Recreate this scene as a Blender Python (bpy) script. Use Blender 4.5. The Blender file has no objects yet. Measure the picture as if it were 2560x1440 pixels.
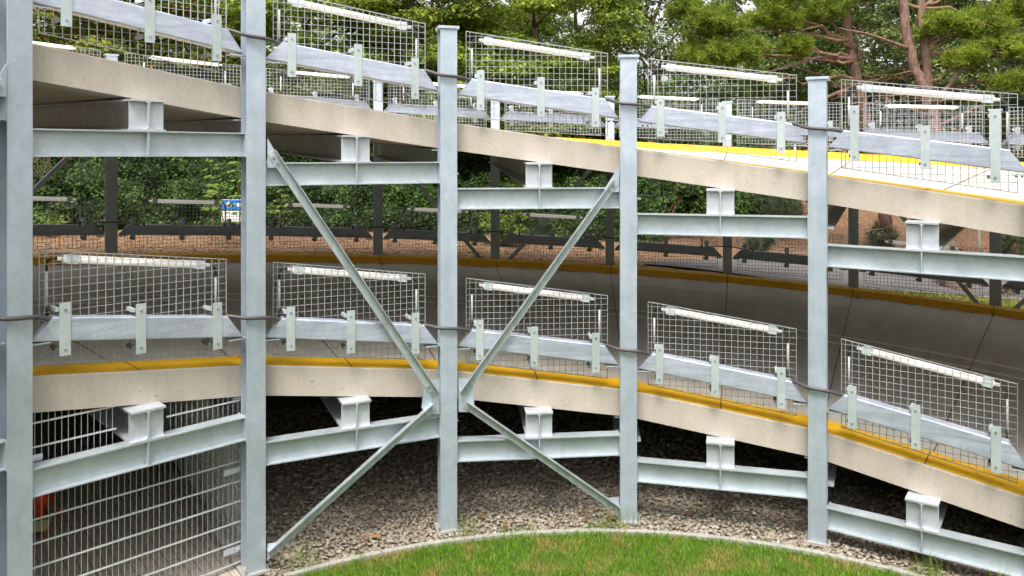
import bpy, math, random
import numpy as np
from mathutils import Matrix, Vector

random.seed(7); RNG = np.random.default_rng(11)
SC = bpy.context.scene
COL = SC.collection
# ------------------------------------------------------------------ layout constants (metres, helix axis at the origin)
ZE = 4.08                      # eye height above the lawn
XC, YC = 0.6311, 3.1573        # axis position as seen from the camera
R, RO = 5.704, 14.5445         # inner / outer column faces
STEP = 0.2885                  # drop per 20 degrees
TH0 = 0.0687                   # direction of column seven
LEV = 2.75                     # height between the two decks
SLI = -0.141                   # slope of inner panels
SLO = -STEP / 2 / (2 * RO * math.sin(math.radians(5)))

def ang(k): return TH0 + math.radians(10) * (k - 7)
def hz(k, lev): return ZE - STEP / 2 * (k - 7) - LEV * lev
def pol(r, t, z=0.0): return Vector((r * math.sin(t), r * math.cos(t), z))

# ------------------------------------------------------------------ materials
def new_mat(name):
    m = bpy.data.materials.new(name); m.use_nodes = True
    nt = m.node_tree; b = nt.nodes['Principled BSDF']
    return m, nt, b
def nd(nt, kind, **kw):
    n = nt.nodes.new(kind)
    for k, v in kw.items():
        if k.startswith('i_'): n.inputs[k[2:].replace('_', ' ')].default_value = v
        else: setattr(n, k, v)
    return n
def ramp(nt, fac, stops):
    r = nt.nodes.new('ShaderNodeValToRGB'); e = r.color_ramp.elements
    while len(e) < len(stops): e.new(0.5)
    for el, (p, c) in zip(e, stops):
        el.position = p; el.color = (*c, 1) if len(c) == 3 else c
    nt.links.new(fac, r.inputs[0]); return r
def noise(nt, vec, scale, detail=4, rough=.55, dist=0.0):
    n = nd(nt, 'ShaderNodeTexNoise', i_Scale=scale, i_Detail=detail, i_Roughness=rough, i_Distortion=dist)
    nt.links.new(vec, n.inputs['Vector']); return n
def mapping(nt, vec, scale=(1, 1, 1), loc=(0, 0, 0)):
    m = nt.nodes.new('ShaderNodeMapping'); m.inputs['Scale'].default_value = scale; m.inputs['Location'].default_value = loc
    nt.links.new(vec, m.inputs['Vector']); return m.outputs[0]
def mixc(nt, fac, a, b, mode='MIX'):
    m = nt.nodes.new('ShaderNodeMix'); m.data_type = 'RGBA'; m.blend_type = mode
    for s, v in (('Factor', fac), ('A', a), ('B', b)):
        idx = {'Factor': 0, 'A': 6, 'B': 7}[s]
        if isinstance(v, (int, float)): m.inputs[idx].default_value = v
        elif isinstance(v, tuple): m.inputs[idx].default_value = (*v, 1)
        else: nt.links.new(v, m.inputs[idx])
    return m.outputs[2]
def bump(nt, b, h, strength=.3, dist=.01):
    n = nd(nt, 'ShaderNodeBump'); n.inputs['Strength'].default_value = strength; n.inputs['Distance'].default_value = dist
    nt.links.new(h, n.inputs['Height']); nt.links.new(n.outputs[0], b.inputs['Normal'])
def geo_pos(nt): return nt.nodes.new('ShaderNodeNewGeometry').outputs['Position']
def obj_rand(nt): return nt.nodes.new('ShaderNodeObjectInfo').outputs['Random']

def steel(name, c1, c2, rough=.5, metal=.25, streak=.5, specks=.5, smap=(7, 7, .7)):
    m, nt, b = new_mat(name); pos = geo_pos(nt)
    n1 = noise(nt, pos, 2.3, 5, .6); n2 = noise(nt, mapping(nt, pos, smap), 1.6, 5, .62, .4)
    n3 = noise(nt, pos, 60, 3, .6); n4 = noise(nt, pos, 26, 2, .4)
    r1 = ramp(nt, n1.outputs[0], [(.3, c1), (.7, c2)])
    dark = tuple(v * .8 for v in c1); lite = tuple(min(1, v * 1.12) for v in c2)
    r2 = ramp(nt, n2.outputs[0], [(.35, (0, 0, 0)), (.62, (1, 1, 1))])
    c = mixc(nt, .5 * streak, r1.outputs[0], mixc(nt, r2.outputs[0], dark, lite))
    sp = ramp(nt, n4.outputs[0], [(.66, (0, 0, 0)), (.74, (1, 1, 1))])
    spf = nd(nt, 'ShaderNodeMath', operation='MULTIPLY'); nt.links.new(sp.outputs[0], spf.inputs[0]); spf.inputs[1].default_value = .35 * specks
    c = mixc(nt, spf.outputs[0], c, tuple(min(1, v * 1.35) for v in c2))
    gr = ramp(nt, n3.outputs[0], [(.3, (.965, .965, .965)), (.7, (1.025, 1.025, 1.025))])
    c = mixc(nt, 1.0, c, gr.outputs[0], 'MULTIPLY')
    n6 = noise(nt, pos, 5.5, 5, .7, 1.2); pz = ramp(nt, n6.outputs[0], [(.42, (.93, .94, .95)), (.52, (1, 1, 1)), (.66, (1.05, 1.05, 1.05))])
    c = mixc(nt, 1.0, c, pz.outputs[0], 'MULTIPLY')
    n7 = noise(nt, mapping(nt, pos, (1, 1, .5), (3, 7, 1)), 7, 6, .75); ru = ramp(nt, n7.outputs[0], [(.70, (0, 0, 0)), (.78, (.4, .4, .4))])
    c = mixc(nt, ru.outputs[0], c, (.36, .24, .15))
    nt.links.new(c, b.inputs['Base Color'])
    b.inputs['Metallic'].default_value = metal
    rr = ramp(nt, n1.outputs[0], [(.3, (rough - .08,) * 3), (.7, (rough + .1,) * 3)]); nt.links.new(rr.outputs[0], b.inputs['Roughness'])
    bump(nt, b, n3.outputs[0], .06, .004)
    return m
M = {}
M['column'] = steel('galvanised column steel', (0.426, 0.494, 0.574), (0.500, 0.565, 0.647), .48, .45, .3)
M['beam'] = steel('galvanised beam steel', (0.440, 0.494, 0.534), (0.515, 0.570, 0.607), .48, .45, .35, .5, (2.5, 2.5, 2))
M['radial'] = steel('galvanised girder steel', (0.486, 0.519, 0.567), (0.603, 0.637, 0.679), .48, .4, .6, .5, (3, 3, 2))
M['rail'] = steel('galvanised rail steel', (0.405, 0.446, 0.551), (0.580, 0.623, 0.731), .42, .45, .9, .9, (.9, .9, 12))
M['plate'] = steel('galvanised bracket plate', (0.441, 0.505, 0.512), (0.504, 0.564, 0.572), .5, .3, .4)
M['brace'] = steel('galvanised brace steel', (0.422, 0.477, 0.512), (0.546, 0.599, 0.637), .45, .5, .9, .8)
M['wire'] = steel('galvanised wire', (.42, .45, .47), (.50, .53, .55), .45, .4, .3)
M['rod'] = steel('galvanised rod', (.62, .65, .66), (.70, .73, .73), .4, .35, .2)
M['bolt'] = steel('bolt steel', (.35, .37, .39), (.55, .57, .6), .35, .7, .3)

def simple(name, c, rough=.5, metal=0.0, nscale=30, var=.12, spec=None):
    m, nt, b = new_mat(name); n = noise(nt, geo_pos(nt), nscale, 4, .6)
    r = ramp(nt, n.outputs[0], [(.3, tuple(v * (1 - var) for v in c)), (.7, tuple(min(1, v * (1 + var)) for v in c))])
    nt.links.new(r.outputs[0], b.inputs['Base Color']); b.inputs['Roughness'].default_value = rough; b.inputs['Metallic'].default_value = metal
    return m
M['cable'] = simple('cable rubber', (.075, .065, .07), .45)
M['black'] = simple('black plastic', (.03, .03, .032), .4)
M['darkclip'] = simple('grey clip', (.16, .19, .19), .5, .3)
M['tube'] = simple('white diffuser', (.80, .79, .77), .3, 0, 8, .03)
_b = M['tube'].node_tree.nodes['Principled BSDF']; _b.inputs['Emission Color'].default_value = (1, .93, .86, 1); _b.inputs['Emission Strength'].default_value = .13
M['pvc'] = simple('grey pvc pipe', (.62, .64, .64), .4, 0, 20, .05)
M['clamp'] = simple('zinc clamp', (.66, .72, .76), .35, .4)

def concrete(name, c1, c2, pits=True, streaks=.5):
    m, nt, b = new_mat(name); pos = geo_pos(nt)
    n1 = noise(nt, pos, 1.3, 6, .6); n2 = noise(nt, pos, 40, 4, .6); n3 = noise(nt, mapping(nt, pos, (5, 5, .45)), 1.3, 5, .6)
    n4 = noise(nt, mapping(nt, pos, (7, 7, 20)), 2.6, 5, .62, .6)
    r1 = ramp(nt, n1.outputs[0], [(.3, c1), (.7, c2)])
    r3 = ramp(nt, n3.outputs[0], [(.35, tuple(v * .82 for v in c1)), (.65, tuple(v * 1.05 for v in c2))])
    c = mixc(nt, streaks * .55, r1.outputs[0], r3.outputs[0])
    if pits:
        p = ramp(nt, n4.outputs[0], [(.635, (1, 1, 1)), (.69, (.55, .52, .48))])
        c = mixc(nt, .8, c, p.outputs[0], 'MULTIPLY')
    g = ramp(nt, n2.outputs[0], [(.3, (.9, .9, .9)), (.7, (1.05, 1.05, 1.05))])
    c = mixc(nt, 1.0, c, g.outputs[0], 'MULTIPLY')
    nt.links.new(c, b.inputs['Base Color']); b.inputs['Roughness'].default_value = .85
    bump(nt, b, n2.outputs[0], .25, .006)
    return m
M['concrete'] = concrete('cast concrete', (.46, .405, .345), (.53, .475, .41))
M['edging'] = concrete('edging concrete', (.32, .305, .28), (.40, .385, .355), False)
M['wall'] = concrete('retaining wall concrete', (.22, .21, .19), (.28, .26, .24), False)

def road_mat():
    m, nt, b = new_mat('ramp surface concrete'); pos = geo_pos(nt)
    sx = nd(nt, 'ShaderNodeSeparateXYZ'); nt.links.new(pos, sx.inputs[0])
    ln = nd(nt, 'ShaderNodeVectorMath', operation='LENGTH'); cb = nd(nt, 'ShaderNodeCombineXYZ')
    nt.links.new(sx.outputs[0], cb.inputs[0]); nt.links.new(sx.outputs[1], cb.inputs[1]); nt.links.new(cb.outputs[0], ln.inputs[0])
    at = nd(nt, 'ShaderNodeMath', operation='ARCTAN2'); nt.links.new(sx.outputs[0], at.inputs[0]); nt.links.new(sx.outputs[1], at.inputs[1])
    pc = nd(nt, 'ShaderNodeCombineXYZ'); nt.links.new(at.outputs[0], pc.inputs[0]); nt.links.new(ln.outputs['Value'], pc.inputs[1]); nt.links.new(sx.outputs[2], pc.inputs[2])
    n1 = noise(nt, pos, .9, 6, .6)
    n2 = noise(nt, mapping(nt, pc.outputs[0], (55, .55, .2)), 1, 5, .65)     # radial broom drag marks
    n3 = noise(nt, pos, 55, 4, .6)
    n5 = noise(nt, mapping(nt, pc.outputs[0], (.9, 2.4, .2)), 1, 3, .5)       # tyre paths
    r1 = ramp(nt, n1.outputs[0], [(.3, (.50, .47, .42)), (.7, (.58, .55, .495))])
    r2 = ramp(nt, n2.outputs[0], [(.3, (.80, .80, .80)), (.7, (1.1, 1.1, 1.1))])
    c = mixc(nt, .8, r1.outputs[0], r2.outputs[0], 'MULTIPLY')
    r5 = ramp(nt, n5.outputs[0], [(.4, (.82, .81, .80)), (.6, (1, 1, 1))])
    c = mixc(nt, .55, c, r5.outputs[0], 'MULTIPLY')
    nt.links.new(c, b.inputs['Base Color'])
    b.inputs['Roughness'].default_value = .6
    bump(nt, b, n3.outputs[0], .15, .004)
    return m
M['road'] = road_mat()
def yellow_mat():
    m, nt, b = new_mat('yellow kerb paint'); pos = geo_pos(nt)
    n1 = noise(nt, pos, 2.2, 5, .6); n2 = noise(nt, pos, 13, 5, .7)
    r1 = ramp(nt, n1.outputs[0], [(.3, (.78, .43, .016)), (.7, (.88, .51, .022))])
    r2 = ramp(nt, n2.outputs[0], [(.58, (1, 1, 1)), (.72, (.55, .48, .4))])
    c = mixc(nt, .55, r1.outputs[0], r2.outputs[0], 'MULTIPLY')
    nt.links.new(c, b.inputs['Base Color']); b.inputs['Roughness'].default_value = .55
    bump(nt, b, n2.outputs[0], .1, .004)
    return m
M['yellow'] = yellow_mat()
M['joint'] = simple('joint sealant', (.11, .075, .055), .8)
M['line'] = simple('pale band', (.80, .77, .72), .5, 0, 6, .15)  # paler tone than the ramp surface

def leaf_mat(name, stops, trans=.35, rough=.5, nlo=.78, nhi=1.2, nsc=.6):
    m, nt, b = new_mat(name)
    rnd = nt.nodes.new('ShaderNodeNewGeometry').outputs['Random Per Island']
    r = ramp(nt, rnd, stops)
    n = noise(nt, geo_pos(nt), nsc, 4, .6)
    g = ramp(nt, n.outputs[0], [(.36, (nlo * .95, nlo, nlo)), (.64, (nhi, nhi * .97, nhi * .8))])
    c = mixc(nt, 1.0, r.outputs[0], g.outputs[0], 'MULTIPLY')
    nt.links.new(c, b.inputs['Base Color']); b.inputs['Roughness'].default_value = rough + .1; b.inputs['Specular IOR Level'].default_value = .25
    t = nt.nodes.new('ShaderNodeBsdfTranslucent'); nt.links.new(c, t.inputs['Color'])
    mx = nt.nodes.new('ShaderNodeMixShader'); mx.inputs[0].default_value = trans
    nt.links.new(b.outputs[0], mx.inputs[1]); nt.links.new(t.outputs[0], mx.inputs[2])
    nt.links.new(mx.outputs[0], nt.nodes['Material Output'].inputs[0])
    return m
M['leaf'] = leaf_mat('maple leaves', [(0, (.08, .135, .018)), (.5, (.19, .275, .034)), (.85, (.34, .40, .06)), (1, (.46, .47, .10))], .45)
M['leaf_rowan'] = leaf_mat('rowan leaves', [(0, (.08, .13, .02)), (.5, (.18, .25, .034)), (.90, (.32, .35, .06)), (.93, (.42, .20, .03)), (1, (.52, .18, .03))])
M['leaf_grey'] = leaf_mat('oak leaves', [(0, (.06, .10, .03)), (.6, (.13, .19, .055)), (1, (.26, .32, .11))])
M['leaf_ivy'] = leaf_mat('ivy leaves', [(0, (.018, .042, .010)), (.6, (.038, .080, .016)), (.9, (.08, .145, .028)), (1, (.15, .24, .05))], .2, .45, .35, 1.3, 1.1)
M['leaf_bright'] = leaf_mat('young leaves', [(0, (.10, .18, .03)), (1, (.24, .34, .07))])
M['leaf_red'] = leaf_mat('red leaves', [(0, (.45, .10, .03)), (1, (.60, .20, .06))])
M['needle'] = leaf_mat('pine needles', [(0, (.12, .18, .022)), (.5, (.22, .31, .035)), (1, (.38, .43, .08))], .4)
M['needle_blue'] = leaf_mat('blue pine needles', [(0, (.055, .085, .05)), (.5, (.09, .13, .075)), (1, (.16, .20, .11))], .25)
def bark(name, a, bcol):
    m, nt, b = new_mat(name); pos = geo_pos(nt)
    n1 = noise(nt, mapping(nt, pos, (1, 1, .25)), 14, 6, .7, .5); n2 = noise(nt, pos, 3, 3)
    r = ramp(nt, n1.outputs[0], [(.35, a), (.65, bcol)]); r2 = ramp(nt, n2.outputs[0], [(.3, (.8, .8, .8)), (.7, (1.15, 1.1, 1.05))])
    nt.links.new(mixc(nt, 1, r.outputs[0], r2.outputs[0], 'MULTIPLY'), b.inputs['Base Color']); b.inputs['Roughness'].default_value = .9
    bump(nt, b, n1.outputs[0], .9, .03); return m
M['hedge_shade'] = simple('hedge inner shade', (.022, .040, .014), .95, 0, 7, .4)  # near-black green, shade between the leaves put into the colour
M['bark_pine'] = bark('pine bark', (.085, .05, .04), (.30, .185, .145))
M['bark_base'] = bark('old pine bark', (.05, .036, .03), (.21, .155, .125))
M['bark'] = bark('brown bark', (.06, .045, .03), (.16, .12, .085))
M['twig'] = bark('twig bark', (.16, .09, .05), (.34, .22, .13))

def ground_mat():
    m, nt, b = new_mat('bark mulch'); pos = geo_pos(nt)
    n1 = noise(nt, pos, 26, 5, .75); n2 = noise(nt, pos, .8, 4); v = nd(nt, 'ShaderNodeTexVoronoi', i_Scale=22.0); nt.links.new(pos, v.inputs['Vector'])
    r1 = ramp(nt, n1.outputs[0], [(.3, (.085, .045, .026)), (.5, (.22, .128, .075)), (.68, (.36, .24, .15))])
    rv = ramp(nt, v.outputs['Color'], [(.1, (.65, .6, .55)), (.9, (1.25, 1.2, 1.15))])
    c = mixc(nt, .8, r1.outputs[0], rv.outputs[0], 'MULTIPLY')
    r2 = ramp(nt, n2.outputs[0], [(.35, (.8, .8, .78)), (.65, (1.1, 1.05, 1.0))])
    nt.links.new(mixc(nt, 1, c, r2.outputs[0], 'MULTIPLY'), b.inputs['Base Color']); b.inputs['Roughness'].default_value = .95
    bump(nt, b, v.outputs['Distance'], .8, .03); return m
M['mulch'] = ground_mat()
def asphalt_mat():
    m, nt, b = new_mat('asphalt'); pos = geo_pos(nt); n1 = noise(nt, pos, 120, 3, .6); n2 = noise(nt, pos, .9, 4)
    r1 = ramp(nt, n1.outputs[0], [(.3, (.10, .095, .10)), (.7, (.16, .15, .155))]); r2 = ramp(nt, n2.outputs[0], [(.3, (.8, .8, .8)), (.7, (1.15, 1.12, 1.1))])
    nt.links.new(mixc(nt, 1, r1.outputs[0], r2.outputs[0], 'MULTIPLY'), b.inputs['Base Color']); b.inputs['Roughness'].default_value = .85
    return m
M['asphalt'] = asphalt_mat()
def lawn_mat(name, straw):
    m, nt, b = new_mat(name); pos = geo_pos(nt)
    n1 = noise(nt, pos, 2.6, 5, .65, .4)
    rnd = nt.nodes.new('ShaderNodeNewGeometry').outputs['Random Per Island']
    green = ramp(nt, rnd, [(0, (.07, .20, .004)), (.6, (.155, .31, .010)), (1, (.31, .45, .04))])
    dry = ramp(nt, rnd, [(0, (.34, .23, .06)), (1, (.64, .42, .18))])
    f = ramp(nt, n1.outputs[0], [(.50, (0, 0, 0)), (.68, (straw, straw, straw))])
    c = mixc(nt, f.outputs[0], green.outputs[0], dry.outputs[0])
    nt.links.new(c, b.inputs['Base Color']); b.inputs['Roughness'].default_value = .6
    t = nt.nodes.new('ShaderNodeBsdfTranslucent'); nt.links.new(c, t.inputs['Color'])
    mx = nt.nodes.new('ShaderNodeMixShader'); mx.inputs[0].default_value = .3
    nt.links.new(b.outputs[0], mx.inputs[1]); nt.links.new(t.outputs[0], mx.inputs[2]); nt.links.new(mx.outputs[0], nt.nodes['Material Output'].inputs[0])
    return m
M['grass'] = lawn_mat('lawn grass', .9)
M['soil'] = simple('lawn soil', (.07, .11, .015), .95, 0, 9, .5)
M['dry_grass'] = simple('dry verge', (.30, .25, .06), .95, 0, 4, .45)
def stone_mat():
    m, nt, b = new_mat('crushed stone')
    rnd = nt.nodes.new('ShaderNodeNewGeometry').outputs['Random Per Island']
    r = ramp(nt, rnd, [(0, (.255, .215, .16)), (.45, (.31, .265, .20)), (.85, (.36, .32, .255)), (1, (.46, .43, .38))])
    n = noise(nt, geo_pos(nt), 45, 4, .65); g = ramp(nt, n.outputs[0], [(.3, (.75, .75, .75)), (.7, (1.15, 1.15, 1.15))])
    nt.links.new(mixc(nt, 1, r.outputs[0], g.outputs[0], 'MULTIPLY'), b.inputs['Base Color']); b.inputs['Roughness'].default_value = .85
    return m
M['stone'] = stone_mat()
M['stone_bed'] = simple('gravel bed', (.25, .215, .165), .95, 0, 20, .5)
def paver_mat():
    m, nt, b = new_mat('concrete pavers'); pos = geo_pos(nt)
    br = nd(nt, 'ShaderNodeTexBrick'); br.inputs['Scale'].default_value = 1.0; br.inputs['Brick Width'].default_value = .2; br.inputs['Row Height'].default_value = .1; br.inputs['Mortar Size'].default_value = .006
    br.inputs['Color1'].default_value = (.42, .37, .31, 1); br.inputs['Color2'].default_value = (.48, .42, .35, 1); br.inputs['Mortar'].default_value = (.24, .20, .165, 1)
    mp = nt.nodes.new('ShaderNodeMapping'); mp.inputs['Rotation'].default_value = (0, 0, math.radians(50)); nt.links.new(pos, mp.inputs['Vector']); nt.links.new(mp.outputs[0], br.inputs['Vector'])
    n = noise(nt, pos, 25, 4); g = ramp(nt, n.outputs[0], [(.3, (.85, .85, .85)), (.7, (1.1, 1.1, 1.1))])
    nt.links.new(mixc(nt, 1, br.outputs[0], g.outputs[0], 'MULTIPLY'), b.inputs['Base Color']); b.inputs['Roughness'].default_value = .85
    bump(nt, b, br.outputs['Fac'], -.5, .01); return m
M['paver'] = paver_mat()
M['sign_blue'] = simple('blue sign sheet', (.015, .22, .68), .4, 0, 5, .03)
M['sign_white'] = simple('white sign sheet', (.78, .79, .80), .4, 0, 5, .03)
M['red_paint'] = simple('orange red paint', (.62, .055, .015), .4, 0, 12, .1)
M['cream'] = simple('cream painted housing', (.50, .47, .27), .5, 0, 12, .12)
M['rubber'] = simple('rubber', (.03, .03, .03), .8)
M['litter'] = leaf_mat('dry leaves', [(0, (.10, .045, .02)), (.6, (.22, .10, .045)), (1, (.34, .17, .08))], .05, .8)

# ------------------------------------------------------------------ mesh helpers
class MB:
    def __init__(s): s.v = []; s.f = []
    def add(s, vs, fs):
        n = len(s.v); s.v += [tuple(v) for v in vs]; s.f += [tuple(i + n for i in f) for f in fs]; return s
    def box(s, x0, x1, y0, y1, z0, z1, mat=None):
        vs = [Vector((x, y, z)) for z in (z0, z1) for x, y in ((x0, y0), (x1, y0), (x1, y1), (x0, y1))]
        if mat is not None: vs = [mat @ v for v in vs]
        return s.add(vs, [(3, 2, 1, 0), (4, 5, 6, 7), (0, 1, 5, 4), (1, 2, 6, 5), (2, 3, 7, 6), (3, 0, 4, 7)])
    def prism(s, poly, a, b, axis='y', mat=None):
        """polygon given in the two other axes, extruded from a to b along axis"""
        def P(p, h):
            v = {'y': (p[0], h, p[1]), 'z': (p[0], p[1], h), 'x': (h, p[0], p[1])}[axis]
            v = Vector(v); return mat @ v if mat is not None else v
        n = len(poly); vs = [P(p, a) for p in poly] + [P(p, b) for p in poly]
        ar = sum(poly[i][0] * poly[(i + 1) % n][1] - poly[(i + 1) % n][0] * poly[i][1] for i in range(n))
        flip = (ar > 0) == (axis in ('z', 'x')) if b > a else (ar > 0) != (axis in ('z', 'x'))
        fs = [tuple(range(n))[::-1], tuple(range(n, 2 * n))] + [(i, (i + 1) % n, (i + 1) % n + n, i + n) for i in range(n)]
        if not flip: fs = [f[::-1] for f in fs]
        return s.add(vs, fs)
    def bar(s, p0, p1, w, h, up=(0, 0, 1)):
        p0 = Vector(p0); p1 = Vector(p1); d = (p1 - p0).normalized(); u = Vector(up)
        a = d.cross(u).normalized() * (w / 2); b2 = a.cross(d).normalized() * (h / 2)
        vs = [p + sx * a + sz * b2 for p in (p0, p1) for sx, sz in ((-1, -1), (1, -1), (1, 1), (-1, 1))]
        return s.add(vs, [(3, 2, 1, 0), (4, 5, 6, 7), (0, 1, 5, 4), (1, 2, 6, 5), (2, 3, 7, 6), (3, 0, 4, 7)])
    def tube(s, pts, r, n=8, r1=None):
        pts = [Vector(p) for p in pts]; m = len(pts); rings = []
        rs = r if isinstance(r, (list, tuple)) else [r + ((r1 if r1 is not None else r) - r) * i / max(1, m - 1) for i in range(m)]
        for i, p in enumerate(pts):
            d = (pts[min(i + 1, m - 1)] - pts[max(i - 1, 0)]).normalized()
            u = Vector((0, 0, 1)) if abs(d.z) < .9 else Vector((1, 0, 0))
            a = d.cross(u).normalized(); b2 = a.cross(d)
            rings.append([p + rs[i] * (math.cos(2 * math.pi * j / n) * a + math.sin(2 * math.pi * j / n) * b2) for j in range(n)])
        vs = [v for g in rings for v in g]
        fs = [(i * n + j, i * n + (j + 1) % n, (i + 1) * n + (j + 1) % n, (i + 1) * n + j) for i in range(m - 1) for j in range(n)]
        fs += [tuple(range(n))[::-1], tuple(range((m - 1) * n, m * n))]
        return s.add(vs, fs)
    def mesh(s, name, mat, smooth=False):
        me = bpy.data.meshes.new(name); me.from_pydata(s.v, [], s.f); me.materials.append(mat)
        if smooth:
            for p in me.polygons: p.use_smooth = len(p.vertices) == 4
        me.update(); return me
    def build(s, name, mat, parent=None, smooth=False, bevel=0):
        return place(name, s.mesh(name, mat, smooth), parent, bevel)
def place(name, me, parent=None, bevel=0):
    o = bpy.data.objects.new(name, me); COL.objects.link(o)
    if parent is not None: o.parent = parent
    if bevel:
        md = o.modifiers.new('edge', 'BEVEL'); md.width = bevel; md.segments = 2; md.limit_method = 'ANGLE'; md.angle_limit = math.radians(40)
    return o
def tag(o, label=None, cat=None, group=None, kind=None):
    for k, v in (('label', label), ('category', cat), ('group', group), ('kind', kind)):
        if v: o[k] = v
    return o
def thing(name, label, cat, group=None, loc=(0, 0, 0), rz=0.0):
    o = bpy.data.objects.new(name, None); o.empty_display_size = .1; COL.objects.link(o)
    o.location = loc; o.rotation_euler = (0, 0, rz); return tag(o, label, cat, group, 'thing')
def copy_tree(o, parent=None):
    c = o.copy(); COL.objects.link(c)
    if parent is not None: c.parent = parent
    for ch in list(o.children): copy_tree(ch, c)
    return c
def put(root, r, k, z):
    root.location = pol(r, ang(k), z); root.rotation_euler = (0, 0, -ang(k)); return root
def np_mesh(name, verts, faces, mat):
    """verts (n,3), faces (m,k) arrays -> mesh"""
    me = bpy.data.meshes.new(name); n = len(verts); m, k = faces.shape
    me.vertices.add(n); me.vertices.foreach_set('co', np.ascontiguousarray(verts, dtype=np.float32).ravel())
    me.loops.add(m * k); me.loops.foreach_set('vertex_index', np.ascontiguousarray(faces, dtype=np.int32).ravel())
    me.polygons.add(m); me.polygons.foreach_set('loop_start', np.arange(0, m * k, k, dtype=np.int32))
    me.update(calc_edges=True); me.materials.append(mat); return me

FRONT = {-1: 'just outside the left edge', 1: 'at the left edge', 3: 'second from the left', 5: 'third from the left', 7: 'fourth from the left', 9: 'rightmost in view', 11: 'just beyond the right edge'}
BAY = {0: 'left of the first front column', 2: 'between first and second front columns', 4: 'between second and third front columns',
       6: 'between third and fourth front columns', 8: 'between fourth and fifth front columns', 10: 'right of the fifth front column'}
ORD = ['first', 'second', 'third', 'fourth', 'fifth', 'sixth', 'seventh', 'eighth', 'ninth', 'tenth', 'eleventh', 'twelfth']
LV = ('upper', 'lower')

# ------------------------------------------------------------------ ramp decks
RIN_MID = 5.835                                 # distance of each straight slab edge from the axis
def rin(k):
    d = math.radians(((k - 7) * 10 + 1000) % 20 - 10) if True else 0
    kk = (k + 1) % 2                              # mid bay at even k
    off = abs(((k + 1) % 2) - 1)                  # 0 at columns, 1 at mid bay ... used below
    a = math.radians(10) * min((k % 2), 2 - (k % 2))
    return RIN_MID / math.cos(a)
def ks(a, b, step=.25):
    n = int(round((b - a) / step)); return [a + (b - a) * i / n for i in range(n + 1)]
K0, K1 = -11.0, 23.0
def sweep(name, mat, prof, lev, parent, k0=K0, k1=K1, closed=True, step=.25):
    """prof: list of (u, extra_r, rel) ; radius = inner edge + u when extra is None else absolute"""
    mb = MB(); kk = ks(k0, k1, step); n = len(prof)
    for k in kk:
        for (base, off, rel) in prof:
            r = (rin(k) + off) if base == 'i' else off
            mb.v.append(tuple(pol(r, ang(k), hz(k, lev) + rel)))
    m = len(kk)
    for i in range(m - 1):
        for j in range(n if closed else n - 1):
            a, b = i * n + j, i * n + (j + 1) % n
            mb.f.append((a, b, b + n, a + n))
    if closed:
        mb.f.append(tuple(range(n))[::-1]); mb.f.append(tuple(range((m - 1) * n, m * n)))
    o = mb.build(name, mat, parent)
    bm_fix(o.data); return o
def bm_fix(me):
    import bmesh
    bm = bmesh.new(); bm.from_mesh(me); bmesh.ops.recalc_face_normals(bm, faces=bm.faces); bm.to_mesh(me); bm.free()
def deck_rel(r): return .0 + .195 * (r - 6.1) / 8.1
for lev in (0, 1):
    k1 = K1 if lev == 0 else 15.5
    root = thing('ramp_deck', ('sunlit beige upper concrete ramp deck sloping down to the right' if lev == 0 else 'shaded lower concrete ramp deck with yellow kerb along its edge'), 'ramp deck', None, (0, 0, 0))
    dro = deck_rel(14.2)
    sweep('slab', M['concrete'], [('i', 0, -.217), ('i', 0, .074), ('i', .012, .087), ('i', .405, .0865), ('i', .42, deck_rel(6.26)), ('a', 14.18, dro), ('a', 14.20, dro + .125), ('a', 14.46, dro + .135), ('a', 14.46, -.02)], lev, root, K0, k1)
    sweep('road_surface', M['road'], [('i', .432, deck_rel(6.27) + .005), ('a', 10.0, deck_rel(10.0) + .005), ('a', 14.172, dro + .005)], lev, root, K0, k1, False)
    sweep('kerb', M['yellow'], [('i', .016, .0885), ('i', .407, .0945), ('i', .428, deck_rel(6.26) + .006)], lev, root, K0, k1, False)
    sweep('kerb', M['yellow'], [('a', 14.135, dro + .008), ('a', 14.172, dro + .009), ('a', 14.193, dro + .131), ('a', 14.455, dro + .141)], lev, root, K0, k1, False)
    for rr in (10.08, 10.56):  # two narrow paler bands at constant radius
        sweep('pale_band', M['line'], [('a', rr, deck_rel(rr) + .010), ('a', rr + .10, deck_rel(rr + .1) + .010)], lev, root, 0, 14, False)
    for k in range(-1, 14):
        mb = MB(); t = ang(k); w = .006
        prof = [(rin(k) + .012, .090), (rin(k) + .409, .0975), (rin(k) + .434, deck_rel(6.26) + .012), (10, deck_rel(10) + .012), (14.13, dro + .013), (14.168, dro + .014), (14.188, dro + .136), (14.452, dro + .146)]
        tv = Vector((math.cos(t), -math.sin(t), 0))
        vs = []
        for r, z in prof:
            c = pol(r, t, hz(k, lev) + z); vs += [c - w * tv, c + w * tv]
        mb.add(vs, [(2 * i, 2 * i + 1, 2 * i + 3, 2 * i + 2) for i in range(len(prof) - 1)])
        mb.build('joint', M['joint'], root)

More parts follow.
